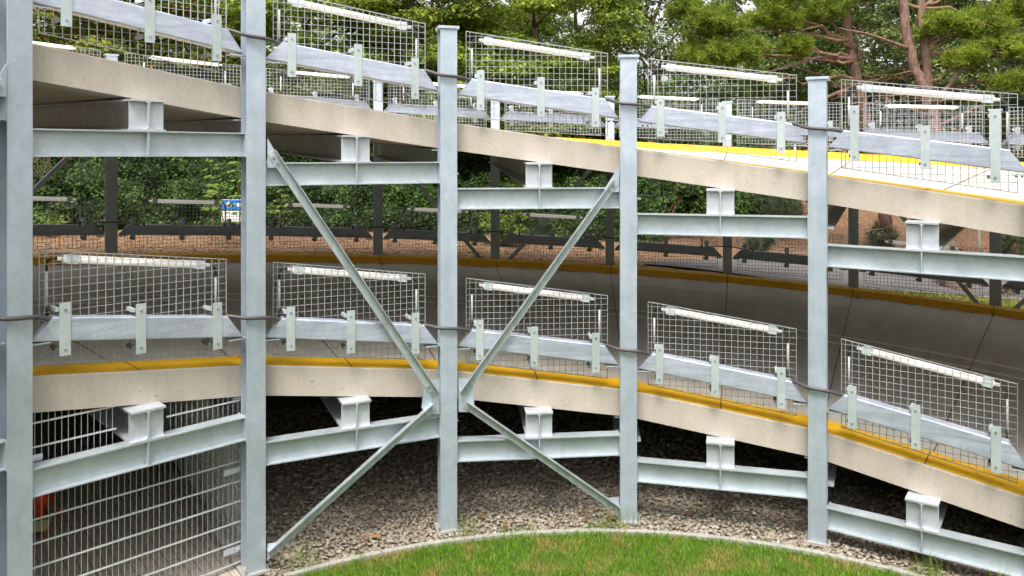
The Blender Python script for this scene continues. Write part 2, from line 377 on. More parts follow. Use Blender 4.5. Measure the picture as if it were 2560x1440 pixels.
# ------------------------------------------------------------------ inner columns with gussets, tangential beams, braces
def h_column(root, ztop, cap=True):
    mb = MB(); w = .184; d = .19
    z0 = .03
    mb.box(-w / 2, w / 2, 0, .014, z0, ztop); mb.box(-w / 2, w / 2, d - .014, d, z0, ztop); mb.box(-.005, .005, .014, d - .014, z0, ztop)
    mb.build('shaft', M['column'], root, False, .002)
    MB().box(-.115, .115, -.018, d + .018, ztop, ztop + .03).build('cap_plate', M['column'], root, False, .003)
    mb = MB(); mb.box(-.13, .13, -.035, d + .035, .0, .03)
    mb.build('base_plate', M['edging'], root, False, .004)
    for x in (-.105, .105): MB().tube([(x, -.016, .03), (x, -.016, .075)], .011, 6).build('anchor_bolt', M['bolt'], root)
COLS = {}
for k in (-1, 1, 3, 5, 7, 9, 11):
    lab = {-1: 'galvanised front steel column just outside the left edge of the view', 1: 'galvanised steel column at the left edge of the photo, nearest the camera',
           3: 'galvanised steel column second from left, gate fixed to its left side', 5: 'galvanised steel column where the four diagonal braces meet',
           7: 'galvanised steel column fourth from left, at the right feet of the braces', 9: 'galvanised steel column rightmost in view, beside the lawn edge',
           11: 'galvanised front steel column just beyond the right edge of the view'}[k]
    root = thing('steel_column', lab, 'steel column', 'inner steel columns of the ramp')
    put(root, R, k, 0.0); COLS[k] = root
    h_column(root, hz(k, 0) + 1.085)
# gussets are given in the chord frame of a bay (s, z) and welded to a column
def bay_mat(k, q): return Matrix.Translation(pol(q, ang(k), 0)) @ Matrix.Rotation(-ang(k), 4, 'Z')
def gusset(kcol, kbay, poly, y=.0):
    root = COLS[kcol]; inv = (Matrix.Translation(pol(R, ang(kcol), 0)) @ Matrix.Rotation(-ang(kcol), 4, 'Z')).inverted()
    mb = MB(); mb.prism(poly, y, y + .012, 'y', inv @ bay_mat(kbay, 5.617 + .004))
    o = mb.build('gusset', M['column'], root); bm_fix(o.data)
e = .885
gusset(3, 4, [(-e, 4.25), (-e, 3.962), (-.75, 3.961), (-.807, 4.11)])
gusset(7, 6, [(e, 3.96), (.72, 3.71), (.725, 3.678), (e, 3.677)])
gusset(3, 4, [(-e, .273), (-.75, .27), (-.83, .155), (-e, .109)])
gusset(7, 6, [(.735, .29), (e, .291), (e, .07), (.824, .161)])
gusset(5, 4, [(e, 1.674), (.775, 1.67), (.717, 1.622), (.686, 1.392), (.717, 1.341), (e, 1.295)])
gusset(5, 6, [(-e, 1.66), (-.728, 1.655), (-.715, 1.341), (-.784, 1.295), (-e, 1.299)])
gusset(1, 0, [(e, 4.80), (.80, 4.64), (.78, 4.54), (e, 4.54)])
def brace(kbay, a, b, lab, name='diagonal_brace', mat='brace', q=5.617, w=.085, lip=1, group='galvanised diagonal braces of the inner frame'):
    A = Vector((a[0], 0, a[1])); B = Vector((b[0], 0, b[1])); L = (B - A).length
    mid = (A + B) / 2
    root = thing(name, lab, 'diagonal brace', group, pol(q, ang(kbay), 0), -ang(kbay))
    th = math.atan2(B.z - A.z, B.x - A.x)
    fm = Matrix.Translation(A) @ Matrix.Rotation(-th, 4, 'Y')
    mb = MB(); mb.box(0, L, -.006, .003, -w / 2, w / 2, fm)
    if lip > 0: mb.box(0, L, -.058, -.006, w / 2 - .008, w / 2, fm)
    elif lip < 0: mb.box(0, L, -.058, -.006, -w / 2, -w / 2 + .008, fm)
    mb.build('angle_bar', M[mat], root)
    for xs in ((.055, .125), (L - .125, L - .055)):
        for x in xs:
            m2 = MB(); c = fm @ Vector((x, -.006, -.012 * lip))
            m2.tube([c, c + Vector((0, -.016, 0))], .016, 6); m2.build('bolt', M['bolt'], root)
    return root
brace(4, (-.852, 4.115), (.833, 1.515), 'upper left diagonal steel brace falling right to the central gusset')
brace(6, (-.836, 1.505), (.847, 3.80), 'upper right diagonal steel brace rising to the fourth column')
brace(4, (-.863, .185), (.82, 1.40), 'lower left diagonal steel brace above the stone bed', lip=1)
brace(6, (-.814, 1.387), (.869, .165), 'lower right diagonal steel brace above the stone bed', lip=1)
brace(0, (-.82, 1.9), (.845, 4.66), 'diagonal steel brace left of the leftmost column, almost out of view')

def ibeam_mb(mb, x0, x1, h, b, tf, tw, z_top, mat=None):
    """I section along x; z_top of upper flange"""
    mb.box(x0, x1, -b / 2, b / 2, z_top - tf, z_top, mat); mb.box(x0, x1, -b / 2, b / 2, z_top - h, z_top - h + tf, mat)
    mb.box(x0, x1, -tw / 2, tw / 2, z_top - h + tf, z_top - tf, mat)
mb = MB(); ibeam_mb(mb, -.895, .895, .229, .15, .011, .009, 0)
me_tb = mb.mesh('tangential_beam', M['beam'])
me_stiff = [MB().box(-.006, .006, y0, y1, -.218, -.011).mesh('stiffener', M['beam']) for y0, y1 in ((-.072, -.0045), (.0045, .072))]
me_end = [MB().box(x - .007, x + .007, -.085, .085, -.237, .006).mesh('end_plate', M['beam']) for x in (-.902, .902)]
for lev in (0, 1):
    for k in (0, 2, 4, 6, 8, 10):
        root = thing('cross_beam', 'horizontal galvanised I beam under the %s ramp, %s' % (LV[lev], BAY[k]), 'steel beam', 'cross beams of the inner frame')
        put(root, 5.726, k, hz(k, lev) - .502)
        place('i_section', me_tb, root); [place('stiffener', q, root) for q in me_stiff]; [place('end_plate', q, root) for q in me_end]

# radial girders under the slabs
def girder(k, lev, r0, r1):
    mb = MB(); b, tf, tw, h = .30, .018, .012, .283
    sl = .195 / 8.1
    def T(r): return -.219 + sl * (r - 5.84)
    secs = []
    prof = [(-b / 2, -h), (b / 2, -h), (b / 2, -h + tf), (tw / 2 + .018, -h + tf), (tw / 2, -h + tf + .018), (tw / 2, -tf - .018), (tw / 2 + .018, -tf), (b / 2, -tf), (b / 2, 0), (-b / 2, 0), (-b / 2, -tf), (-tw / 2 - .018, -tf), (-tw / 2, -tf - .018), (-tw / 2, -h + tf + .018), (-tw / 2 - .018, -h + tf), (-b / 2, -h + tf)]
    n = len(prof)
    for r in (r0, r1):
        for x, z in prof: mb.v.append((x, r - 5.65, z + T(r)))
    for j in range(n): mb.f.append((j, (j + 1) % n, (j + 1) % n + n, j + n))
    for o in (0, n):
        F = [(0, 1, 2, 3, 14, 15), (3, 4, 13, 14), (4, 5, 12, 13), (5, 6, 11, 12), (6, 7, 8, 9, 10, 11)]
        mb.f += [tuple(i + o for i in f) for f in F]
    return mb
for lev in (0, 1):
    for k in range(0, 12):
        r0 = 5.65 if k % 2 == 0 else 5.93
        if k % 2 == 0:
            lab = 'H girder end on the %s cross beam %s' % (LV[lev], BAY[k])
        else:
            lab = 'dark H girder under the %s ramp behind the column %s' % (LV[lev], FRONT[k])
        root = thing('radial_girder', lab, 'steel girder', 'radial girders under the ramp')
        put(root, 5.65, k, hz(k, lev))
        o = girder(k, lev, r0, 14.46).build('h_section', M['radial'], root); bm_fix(o.data)
        if k % 2 == 0:
            for q in (-1, 1):
                mb = MB(); zt = -.219 + .195 / 8.1 * (r0 - 5.84); xa, xb = sorted((q * .0055, q * .147))
                mb.box(xa, xb, .055, .067, zt - .283 + .0175, zt - .0175); mb.build('end_stiffener', M['radial'], root)

# ------------------------------------------------------------------ guard rails, mesh panels, tube lights (one kit, inner and outer)
def rail_kit(hs, ht, zb, zt, sl, sg, brx, lev):
    """hs half length at the tips, ht half length at the top; sg=+1: road lies towards +y"""
    out = []
    th = .008; D = .12
    pb0, pb1 = (-hs, zb - sl * hs), (hs, zb + sl * hs); pt0, pt1 = (-ht, zt - sl * ht), (ht, zt + sl * ht)
    def y(a): return a * sg
    H = zt - zb; c = .012
    outer = [(D, 0), (c, 0), (c * .3, c * .3), (0, c), (0, H - c), (c * .3, H - c * .3), (c, H), (D, H)]
    inner = [(D, th), (c, th), (c * .3 + th * .7, c * .3 + th * .7), (th, c), (th, H - c), (c * .3 + th * .7, H - c * .3 - th * .7), (c, H - th), (D, H - th)]
    prof = outer + inner[::-1]; n = len(prof); mb = MB()
    for e in (-1, 1):
        for (py, pz) in prof:
            xx = e * (hs + (ht - hs) * pz / H); mb.v.append((xx, y(py), zb + pz + sl * xx))
    for q in range(n): mb.f.append((q, (q + 1) % n, (q + 1) % n + n, q + n))
    m = len(outer)
    for q in range(m - 1):
        for o in (0, n): mb.f.append((o + q, o + q + 1, o + n - 2 - q, o + n - 1 - q))
    # splayed ends: return plates set back from the cut edge
    for (b, t, s) in ((pb0, pt0, -1), (pb1, pt1, 1)):
        mb.prism([(b[0], b[1] + .012), (b[0] - s * .01, b[1] + .012), (t[0] - s * .01, t[1] - .004), (t[0], t[1] - .004)], y(th + .0005), y(.085), 'y')
    me = mb.mesh('rail_beam', M['rail']); bm_fix(me); out.append(('rail_beam', me, None))
    for s in (-1, 1):
        x0, x1 = sorted((s * (hs - .135), s * (hs + .05)))
        zc = zb + sl * s * (hs - .04)
        m2 = MB(); m2.box(x0, x1, min(y(.005), y(.10)), max(y(.005), y(.10)), zc - .026, zc - .015)
        out.append(('seat_plate', m2.mesh('seat_plate', M['plate']), [('bolt', MB().tube([(s * xb, y(.05), zc - .044), (s * xb, y(.05), zc - .026)], .011, 6).mesh('bolt', M['bolt'])) for xb in (hs - .10, hs - .05)]))
    for (x, z0, z1) in brx:
        m2 = MB(); m2.box(x - .042, x + .042, min(y(-.010), y(-.002)), max(y(-.010), y(-.002)), z0 + sl * x, z1 + sl * x)
        sub = []
        for q, dz in enumerate((z0 + .055, z1 - .055)):
            sub.append(('bolt', MB().tube([(x, y(-.010), dz + sl * x), (x, y(-.020), dz + sl * x)], .0105, 6).mesh('bolt', M['bolt'])))
            xc = x - .05 if (x < .3 or q) else x - .062
            sub.append(('mesh_clip', MB().bar((xc, y(.02), dz + sl * x), (xc, y(.175), dz + sl * x), .026, .032).mesh('mesh_clip', M['darkclip'] if q == 0 else M['clamp'])))
        out.append(('bracket', m2.mesh('bracket', M['plate']), sub))
    return out
def mesh_kit(hw, zb, zt, sl, sg, yy, cell=.0675, first=.04, ws=1.0):
    mb = MB(); y0 = yy * sg
    xs = [-hw]; x = -hw + first
    while x < hw - .02: xs.append(x); x += cell
    xs.append(hw)
    for i, x in enumerate(xs):
        w = .0040 if 0 < i < len(xs) - 1 else .0055
        w *= ws; mb.box(x - w / 2, x + w / 2, y0 - .0065, y0 + .0065, zb + sl * x, zt + sl * x)
    zmin, zmax = zb - abs(sl) * hw, zt + abs(sl) * hw
    z = zmin + .03
    while z < zmax:
        # horizontal rods clipped by the sloping top and bottom
        lo, hi = -hw, hw
        # zb+sl*x < z < zt+sl*x  (sl negative)
        if sl < 0:
            lo = max(lo, (z - zb) / sl) if z < zb + sl * lo else lo
            hi = min(hi, (z - zt) / sl) if z > zt + sl * hi else hi
        if hi - lo > .03: mb.box(lo, hi, y0 - .002, y0 + .002, z - .0019 * ws, z + .0019 * ws)
        z += cell
    for zz in (zb, zt): mb.bar((-hw - .003, y0, zz - sl * hw), (hw + .003, y0, zz + sl * hw), .015, .0065)
    return mb.mesh('wire_grid', M['wire'])
def light_kit(zc, sl, sg, yy, ztop_rail, xl, xr, lit=False):
    out = []; y0 = yy * sg
    def p(x, dz=0): return (x, y0, zc + sl * x + dz)
    out.append(('tube_body', MB().tube([p(-.58), p(.58)], .035, 14).mesh('tube_body', M['tube'], True)))
    for s in (-1, 1):
        out.append(('end_cap', MB().tube([p(s * .58), p(s * .60), p(s * .605), p(s * .655)], [.037, .037, .018, .016], 12).mesh('end_cap', M['tube'], True)))
        m = MB(); m.bar(p(s * .505), p(s * .595), .088, .076)
        out.append(('clamp', m.mesh('clamp', M['clamp'])))
    for x, s in ((xl, -1), (xr, 1)):
        z1 = zc + sl * x - .09; z0 = ztop_rail + sl * x + .02
        out.append(('conduit', MB().tube([(x, y0, z0), (x, y0, z1)], .0115, 8).mesh('conduit', M['pvc'], True)))
        m = MB(); m.tube([(x, y0, z1 - .02), (x, y0, z1 + .03), (x - s * .01, y0, z1 + .065), (x - s * .04, y0, z1 + .085), p(s * .655)], .0125, 8)
        out.append(('elbow', m.mesh('elbow', M['black'], True)))
        out.append(('end_sleeve', MB().tube([(x, y0, z0 - .04), (x, y0, z0 + .03)], .017, 8).mesh('end_sleeve', M['black'], True)))
    return out
BR_L = [(-.655, .275, .715), (-.055, .27, .71), (.635, .285, .725)]
BR_U = [(-.645, .262, .70), (.02, .29, .725), (.63, .262, .70)]
BR_U10 = [(-.632, .283, .858), (.03, .30, .735), (.63, .262, .955)]
def fill(root, kit):
    for it in kit:
        o = place(it[0], it[1], root)
        if len(it) > 2 and it[2]:
            for n2, me2 in it[2]: place(n2, me2, o)
kits = {}
for lev in (0, 1):
    kits[('i', lev)] = rail_kit(.893, .735, .392, .595, SLI, 1, BR_U if lev == 0 else BR_L, lev)
    kits[('o', lev)] = rail_kit(1.16, .985, .675, .872, SLO, -1, [(-.91, .575, 1.005), (-.04, .57, 1.0), (.83, .575, 1.005)], lev)
kits[('i10', 0)] = rail_kit(.893, .735, .392, .595, SLI, 1, BR_U10, 0)
me_grid_i = mesh_kit(.80, .190, 1.128, SLI, 1, .17)
me_grid_o = mesh_kit(1.055, .44, 1.372, SLO, -1, .17, ws=1.5)
lk_i = light_kit(1.062, SLI, 1, .215, .60, -.735, .715)
lk_o = light_kit(1.335, SLO, -1, .215, .88, -.735, .715)
for lev in (0, 1):
    for k in (0, 2, 4, 6, 8, 10):
        extra = ' (long brackets)' if (k == 10 and lev == 0) else ''
        r = thing('guard_rail', 'galvanised guard rail%s of the %s ramp, %s' % (extra, LV[lev], BAY[k]), 'guard rail', 'inner guard rails'); put(r, 5.685, k, hz(k, lev)); fill(r, kits[('i10', 0)] if extra else kits[('i', lev)])
        r = thing('mesh_barrier', 'wire mesh panel behind the %s guard rail %s' % (LV[lev], BAY[k]), 'mesh panel', 'inner mesh panels'); put(r, 5.685, k, hz(k, lev)); place('wire_grid', me_grid_i, r)
        r = thing('tube_light', 'white tube light on the %s mesh panel %s' % (LV[lev], BAY[k]), 'tube light', 'inner tube lights'); put(r, 5.685, k, hz(k, lev)); fill(r, lk_i)
    adj = .012 if lev else -.012
    for i, k in enumerate([2.5, 3.5, 4.5, 5.5, 6.5, 7.5, 8.5, 9.5, 10.5]):
        w = '%s bay from the left' % ORD[i]
        r = thing('guard_rail', '%s guard rail on the far side of the %s ramp, %s' % ('pale' if lev == 0 else 'dark', LV[lev], w), 'guard rail', 'outer guard rails'); put(r, 14.60, k, hz(k, lev) + adj); fill(r, kits[('o', lev)])
        r = thing('mesh_barrier', 'wire mesh panel on the far side of the %s ramp, %s' % (LV[lev], w), 'mesh panel', 'outer mesh panels'); put(r, 14.60, k, hz(k, lev) + adj); place('wire_grid', me_grid_o, r)
        r = thing('tube_light', 'white tube light on the far side of the %s ramp, %s' % (LV[lev], w), 'tube light', 'outer tube lights'); put(r, 14.60, k, hz(k, lev) + adj); fill(r, lk_o)

# cables that swing across the column faces from rail to rail
def cable(k, lev):
    root = thing('cable', 'dark cable crossing the column %s at the %s ramp rails' % (FRONT[k], LV[lev]), 'cable', 'cables between guard rails')
    inv = bay_mat(k - 1, 5.685); pts = []
    zl = hz(k - 1, lev) + .575 + SLI * .72; zr = hz(k + 1, lev) + .575 - SLI * .74; zm = hz(k, lev) + (.575 if lev == 0 else .60)
    a = bay_mat(k - 1, 5.685) @ Vector((.70, .05, zl)); b = bay_mat(k + 1, 5.685) @ Vector((-.73, .05, zr))
    a2 = bay_mat(k - 1, 5.685) @ Vector((.76, .03, zl + .012)); b2 = bay_mat(k + 1, 5.685) @ Vector((-.79, .02, zr + .012))
    m0 = pol(R - .028, ang(k) - .017, zm + .006); m1 = pol(R - .028, ang(k) + .017, zm - .012)
    ctrl = [a, a2, m0, m1, b2, b]
    P = [ctrl[0]] + ctrl + [ctrl[-1]]
    for i in range(1, len(P) - 2):
        for j in range(6):
            t = j / 6; p0, p1, p2, p3 = P[i - 1], P[i], P[i + 1], P[i + 2]
            pts.append(.5 * ((2 * p1) + (p2 - p0) * t + (2 * p0 - 5 * p1 + 4 * p2 - p3) * t * t + (3 * p1 - p0 - 3 * p2 + p3) * t ** 3))
    pts.append(ctrl[-1])
    MB().tube(pts, .0185, 8).build('sheath', M['cable'], root, True)
for lev in (0, 1):
    for k in (1, 3, 5, 7, 9): cable(k, lev)

# ------------------------------------------------------------------ outer columns and braces
for i, k in enumerate(range(2, 12)):
    root = thing('steel_column', 'outer steel column behind the ramps, %s from the left' % ORD[i], 'steel column', 'outer steel columns of the ramp')
    put(root, RO, k, 0.0); zt = hz(k, 0) + 1.29
    mb = MB(); w = .192; d = .19
    mb.box(-w / 2, w / 2, 0, .014, -.02, zt); mb.box(-w / 2, w / 2, d - .014, d, -.02, zt); mb.box(-.005, .005, .014, d - .014, -.02, zt)
    mb.build('shaft', M['column'], root)
    MB().box(-.115, .115, -.018, d + .018, zt, zt + .03).build('cap_plate', M['column'], root)
for node in (2, 6, 10):
    for s in (-1, 1):
        kb = node + .5 * s
        if kb < 2: continue
        zlo = hz(node, 1) - .07; zhi = hz(node + s, 0) + .15
        lab = 'dark outer brace rising to the %s behind the lower ramp, %s' % ('left' if s < 0 else 'right', {2: 'at far left', 6: 'in the middle', 10: 'at far right'}[node])
        a, b = ((s * -1.27, zlo), (s * 1.27, zhi))
        if a[0] > b[0]: a, b = b, a
        brace(kb, a, b, lab, q=14.74, lip=1, group='outer diagonal braces')

for i, k in enumerate(range(3, 11)):
    root = thing('cable', 'thin dark cable looping past the outer column, %s from the left' % ORD[i], 'cable', 'cables between outer guard rails'); z = hz(k, 1) + .88; t = ang(k)
    MB().tube([pol(RO - .02, t + math.radians(.9) * (q - 3) / 1.5, z + .05 * (1 - ((q - 3) / 3) ** 2) - .024 * (q - 3) / 3) for q in range(7)], .014, 6).build('sheath', M['cable'], root, True)

# ------------------------------------------------------------------ ground inside the spiral
def disc(name, r, z, mat, n=96):
    mb = MB(); mb.v = [tuple(pol(r, 2 * math.pi * i / n, z)) for i in range(n)]; mb.f = [tuple(range(n))[::-1]]
    return mb.build(name, mat)
def ring(name, r0, r1, z, mat, t0=0, t1=2 * math.pi, n=144, z1=None, parent=None):
    mb = MB(); z1 = z if z1 is None else z1
    for i in range(n + 1):
        t = t0 + (t1 - t0) * i / n; mb.v += [tuple(pol(r0, t, z)), tuple(pol(r1, t, z1))]
    mb.f = [(2 * i, 2 * i + 1, 2 * i + 3, 2 * i + 2) for i in range(n)]
    o = mb.build(name, mat, parent); return o
tag(disc('ground', 600, -.03, M['soil']), kind='structure')
tag(disc('lawn', 5.44, -.004, M['soil']), kind='structure')
t_g0 = ang(3) - math.radians(1.3)
tag(ring('gravel_bed', 5.50, 14.8, -.02, M['stone_bed'], t_g0, math.radians(100)), kind='structure')
tag(ring('paving', 4.6, 14.8, .006, M['paver'], math.radians(-110), t_g0), kind='structure')
mb = MB(); n = 120
for i in range(n + 1):
    t = ang(3) + math.radians(2.0) + (math.radians(100) - ang(3)) * i / n
    for r, z in ((5.445, -.02), (5.449, .028), (5.457, .034), (5.503, .034), (5.511, .026), (5.511, -.02)): mb.v.append(tuple(pol(r, t, z)))
for i in range(n):
    for j in range(5): mb.f.append((i * 6 + j, i * 6 + j + 1, i * 6 + j + 7, i * 6 + j + 6))
mb.f += [(0, 1, 2, 3, 4, 5)]
root = thing('edging_kerb', 'pale curved concrete edging between the lawn and the stone bed', 'kerb'); o = mb.build('kerb_strip', M['edging'], root); bm_fix(o.data)
for i in range(0, 40):
    t = ang(3) + math.radians(2.0) + i * .178
    if t < math.radians(98):
        m2 = MB(); m2.bar(pol(5.446, t, .0345), pol(5.510, t, .0345), .006, .004); m2.build('joint', M['joint'], root)
root = thing('edging_kerb', 'straight concrete edging beside the pavers behind the gate', 'kerb')
t = ang(3) - math.radians(1.0); o = MB(); o.bar(pol(5.95, t, .045), pol(14, t, .045), .10, .12); o.build('kerb_strip', M['edging'], root, False, .006)
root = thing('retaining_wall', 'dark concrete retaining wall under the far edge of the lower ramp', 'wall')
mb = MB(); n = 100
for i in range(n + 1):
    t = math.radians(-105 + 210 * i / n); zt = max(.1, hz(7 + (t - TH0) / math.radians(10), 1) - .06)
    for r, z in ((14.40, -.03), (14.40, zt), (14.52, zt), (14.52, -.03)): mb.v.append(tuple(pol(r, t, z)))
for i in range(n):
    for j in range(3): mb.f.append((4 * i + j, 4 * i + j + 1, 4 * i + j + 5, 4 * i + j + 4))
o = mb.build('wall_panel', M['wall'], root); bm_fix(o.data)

# crushed stone
def rocks(n, mat):
    base = []
    for q in range(6):
        g = RNG.normal(size=(9, 3)); g /= np.linalg.norm(g, axis=1)[:, None]; g *= RNG.uniform(.7, 1.15, (9, 1)) * np.array([1, .8, .62])
        import bmesh
        bm = bmesh.new()
        for p in g: bm.verts.new(p)
        h = bmesh.ops.convex_hull(bm, input=bm.verts); bmesh.ops.triangulate(bm, faces=bm.faces); bm.verts.ensure_lookup_table()
        bm.verts.index_update()
        used = sorted({v.index for f in bm.faces for v in f.verts}); mp = {u: i for i, u in enumerate(used)}
        base.append((np.array([bm.verts[u].co[:] for u in used]), np.array([[mp[v.index] for v in f.verts] for f in bm.faces]))); bm.free()
    return base
ROCK = rocks(0, None)
def scatter_rocks(name, pos, size, mat):
    V = []; F = []; off = 0; n = len(pos); which = RNG.integers(0, 6, n)
    for w in range(6):
        ii = np.where(which == w)[0]; bv, bf = ROCK[w]; m = len(ii)
        if not m: continue
        q = RNG.normal(size=(m, 4)); q /= np.linalg.norm(q, axis=1)[:, None]; a, b, c, d = q.T
        Rm = np.stack([np.stack([1 - 2 * (c * c + d * d), 2 * (b * c - a * d), 2 * (b * d + a * c)], 1), np.stack([2 * (b * c + a * d), 1 - 2 * (b * b + d * d), 2 * (c * d - a * b)], 1), np.stack([2 * (b * d - a * c), 2 * (c * d + a * b), 1 - 2 * (b * b + c * c)], 1)], 1)
        vv = np.einsum('mij,vj->mvi', Rm, bv) * size[ii][:, None, None] * np.array([1, 1, .55]) + pos[ii][:, None, :]
        ff = bf[None] + (np.arange(m) * len(bv))[:, None, None] + off
        V.append(vv.reshape(-1, 3)); F.append(ff.reshape(-1, 3)); off += m * len(bv)
    return place(name, np_mesh(name, np.concatenate(V), np.concatenate(F), mat))
def polar_pts(n, r0, r1, t0, t1):
    r = np.sqrt(RNG.uniform(r0 * r0, r1 * r1, n)); t = RNG.uniform(t0, t1, n); return np.stack([r * np.sin(t), r * np.cos(t), np.zeros(n)], 1)
ta, tb = t_g0 + .03, math.radians(62)
p1 = polar_pts(11000, 5.54, 7.2, ta, tb); p1[:, 2] = RNG.uniform(-.008, .012, len(p1)); s1 = RNG.uniform(.022, .048, len(p1)) * RNG.choice([1, 1, 1.3], len(p1))
p2 = polar_pts(9500, 7.2, 10.8, ta, tb); p2[:, 2] = RNG.uniform(-.008, .014, len(p2)); s2 = RNG.uniform(.038, .066, len(p2))
o = scatter_rocks('crushed_stone', np.concatenate([p1, p2]), np.concatenate([s1, s2]), M['stone'])
tag(o, 'loose grey crushed stone under the ramp', 'gravel', kind='stuff')

# lawn blades
def blades(n, sampler, hmin, hmax, w, mat, name):
    P = sampler(n); n = len(P); h = RNG.uniform(hmin, hmax, n); a = RNG.uniform(0, 2 * np.pi, n); lean = RNG.uniform(.1, .9, n) * h; b = RNG.uniform(0, 2 * np.pi, n)
    dx = np.stack([np.cos(a), np.sin(a), 0 * a], 1) * w; ld = np.stack([np.cos(b), np.sin(b), 0 * b], 1)
    up = np.array([0, 0, 1.])
    v0 = P - dx; v1 = P + dx; m = P + ld * (lean * .35)[:, None] + up * (h * .6)[:, None]
    v2 = m + dx * .8; v3 = m - dx * .8; tip = P + ld * lean[:, None] + up * h[:, None]
    V = np.stack([v0, v1, v2, v3, tip + dx * .12, tip - dx * .12], 1).reshape(-1, 3)
    i = np.arange(n)[:, None] * 6; F = np.concatenate([i + np.array([[0, 1, 2, 3]]), i + np.array([[3, 2, 4, 5]])], 0)
    return place(name, np_mesh(name, V, F, mat))
def lawn_pts(n):
    p = polar_pts(n, 2.9, 5.45, math.radians(-46), math.radians(60)); return p[p[:, 1] > 2.3]
o = blades(120000, lawn_pts, .02, .062, .0027, M['grass'], 'grass'); tag(o, 'short green lawn grass with dry straw patches', 'grass', kind='stuff')
def edge_pts(n):
    p = polar_pts(n, 5.38, 5.62, ang(3), math.radians(55)); t = np.arctan2(p[:, 0], p[:, 1])
    k = np.sin(t * 23) + np.sin(t * 41 + 1) + np.sin(t * 9 + 2); return p[k > .9]
o = blades(2600, edge_pts, .04, .12, .0022, M['grass'], 'weeds'); tag(o, 'taller grass tufts growing over the edging kerb', 'grass', kind='stuff')
# ragged weeds near the right end and the post feet
def weed_pts(n):
    c = np.array([pol(5.55, ang(9) + .18), pol(5.6, ang(9) + .3), pol(5.56, ang(3) + .07), pol(5.52, ang(5) + .03), pol(5.6, ang(7) - .02)])
    return c[RNG.integers(0, len(c), n)] + RNG.normal(size=(n, 3)) * np.array([.09, .06, 0])
o = blades(260, weed_pts, .12, .34, .002, M['grass'], 'weeds'); tag(o, 'long thin weeds beside the column feet', 'grass', kind='stuff')

# flat scraps: dry leaves on the stone, along the far kerb and on the upper ramp
def flakes(P, N, s, mat, name, label):
    n = len(P); a = RNG.uniform(0, 2 * np.pi, n); d1 = np.stack([np.cos(a), np.sin(a), RNG.uniform(-.25, .25, n)], 1) * s[:, None]; d2 = np.stack([-np.sin(a), np.cos(a), RNG.uniform(-.25, .25, n)], 1) * (s * RNG.uniform(.35, .7, n))[:, None]
    V = np.stack([P - d1, P - d2, P + d1, P + d2], 1).reshape(-1, 3); F = np.arange(n * 4).reshape(-1, 4)
    o = place(name, np_mesh(name, V, F, mat)); return tag(o, label, 'leaf litter', kind='stuff')
def on_deck(n, r, t, lev):
    k = 7 + (t - TH0) / math.radians(10); z = ZE - STEP / 2 * (k - 7) - LEV * lev + .195 * (r - 6.1) / 8.1 + .016
    return np.stack([r * np.sin(t), r * np.cos(t), z], 1)
n = 2600; t = RNG.uniform(math.radians(-55), math.radians(45), n); keep = (np.sin(t * 37) + np.sin(t * 91 + 1) + np.sin(t * 15 + .5)) > RNG.uniform(-1.2, 2.2, n); t = t[keep]; n = len(t)
r = 14.12 - np.abs(RNG.normal(size=n)) * .10
flakes(on_deck(n, r, t, 1), None, RNG.uniform(.008, .035, n), M['litter'], 'leaf_litter', 'brown leaf litter along the far kerb of the lower ramp')
n = 120; t = RNG.uniform(math.radians(-10), math.radians(45), n); r = 14.1 - np.abs(RNG.normal(size=n)) * 1.4
flakes(on_deck(n, r, t, 0), None, RNG.uniform(.015, .04, n), M['litter'], 'leaf_litter', 'scattered brown leaves on the bright upper ramp')
p = polar_pts(60, 5.6, 6.1, ta, tb); p[:, 2] = .06
flakes(p, None, RNG.uniform(.02, .07, 60), M['litter'], 'leaf_litter', 'dry brown leaves lying on the crushed stone')

# ------------------------------------------------------------------ gate and side fence in the left bay, machine behind it
root = thing('mesh_gate', 'tall double rod mesh fence closing the bay beside the leftmost column', 'fence'); put(root, 5.86, 2, 0)
mb = MB(); zt = hz(2, 1) - .205
x = -.93
gz = hz(2, 1) - .50
while x < .95:
    top = min(zt + .0 - .144 * x, 1.93 - .144 * x)
    if abs(x - .02) < .21: top = gz - .03
    mb.box(x - .0022, x + .0022, -.0022, .0022, .02, top); x += .05
mb.build('upright_rods', M['wire'], root)
mb = MB(); z = .06
while z < 1.9:
    for dy in (-.0055, .0055):
        if z < gz: mb.box(-.95, .95, dy - .0042, dy + .0042, z - .0056, z + .0056)
        else:
            mb.box(-.95, -.20, dy - .0042, dy + .0042, z - .0056, z + .0056)
            if z < zt - .144 * .95: mb.box(.235, .95, dy - .0042, dy + .0042, z - .0056, z + .0056)
    z += .2
mb.build('cross_rods', M['rod'], root)
for x, z in ((-.86, .28), (-.86, 1.57), (.86, .20), (.86, .98)):
    m2 = MB(); m2.box(x - .085, x + .085, -.014, -.006, z - .028, z + .028); m2.tube([(x + .06 * (1 if x > 0 else -1), -.03, z), (x + .06 * (1 if x > 0 else -1), -.01, z)], .014, 6); m2.build('clamp_plate', M['clamp'], root)
root = thing('side_fence', 'double rod mesh fence running back under the ramp from the second column', 'fence')
t = ang(3) - math.radians(.2); root.location = pol(6.0, t, 0); root.rotation_euler = (0, 0, math.pi / 2 - t)
mb = MB(); x = 0
while x < 6.5: mb.box(x - .003, x + .003, -.003, .003, .02, 1.66); x += .05
z = .06
while z < 1.7:
    for dy in (-.006, .006): mb.box(0, 6.5, dy - .003, dy + .003, z - .003, z + .003)
    z += .2
mb.build('rod_mesh', M['rod'], root)
for x in (2.4, 4.9):
    MB().box(x - .03, x + .03, .01, .05, 0, 1.75).build('post', M['wire'], root)
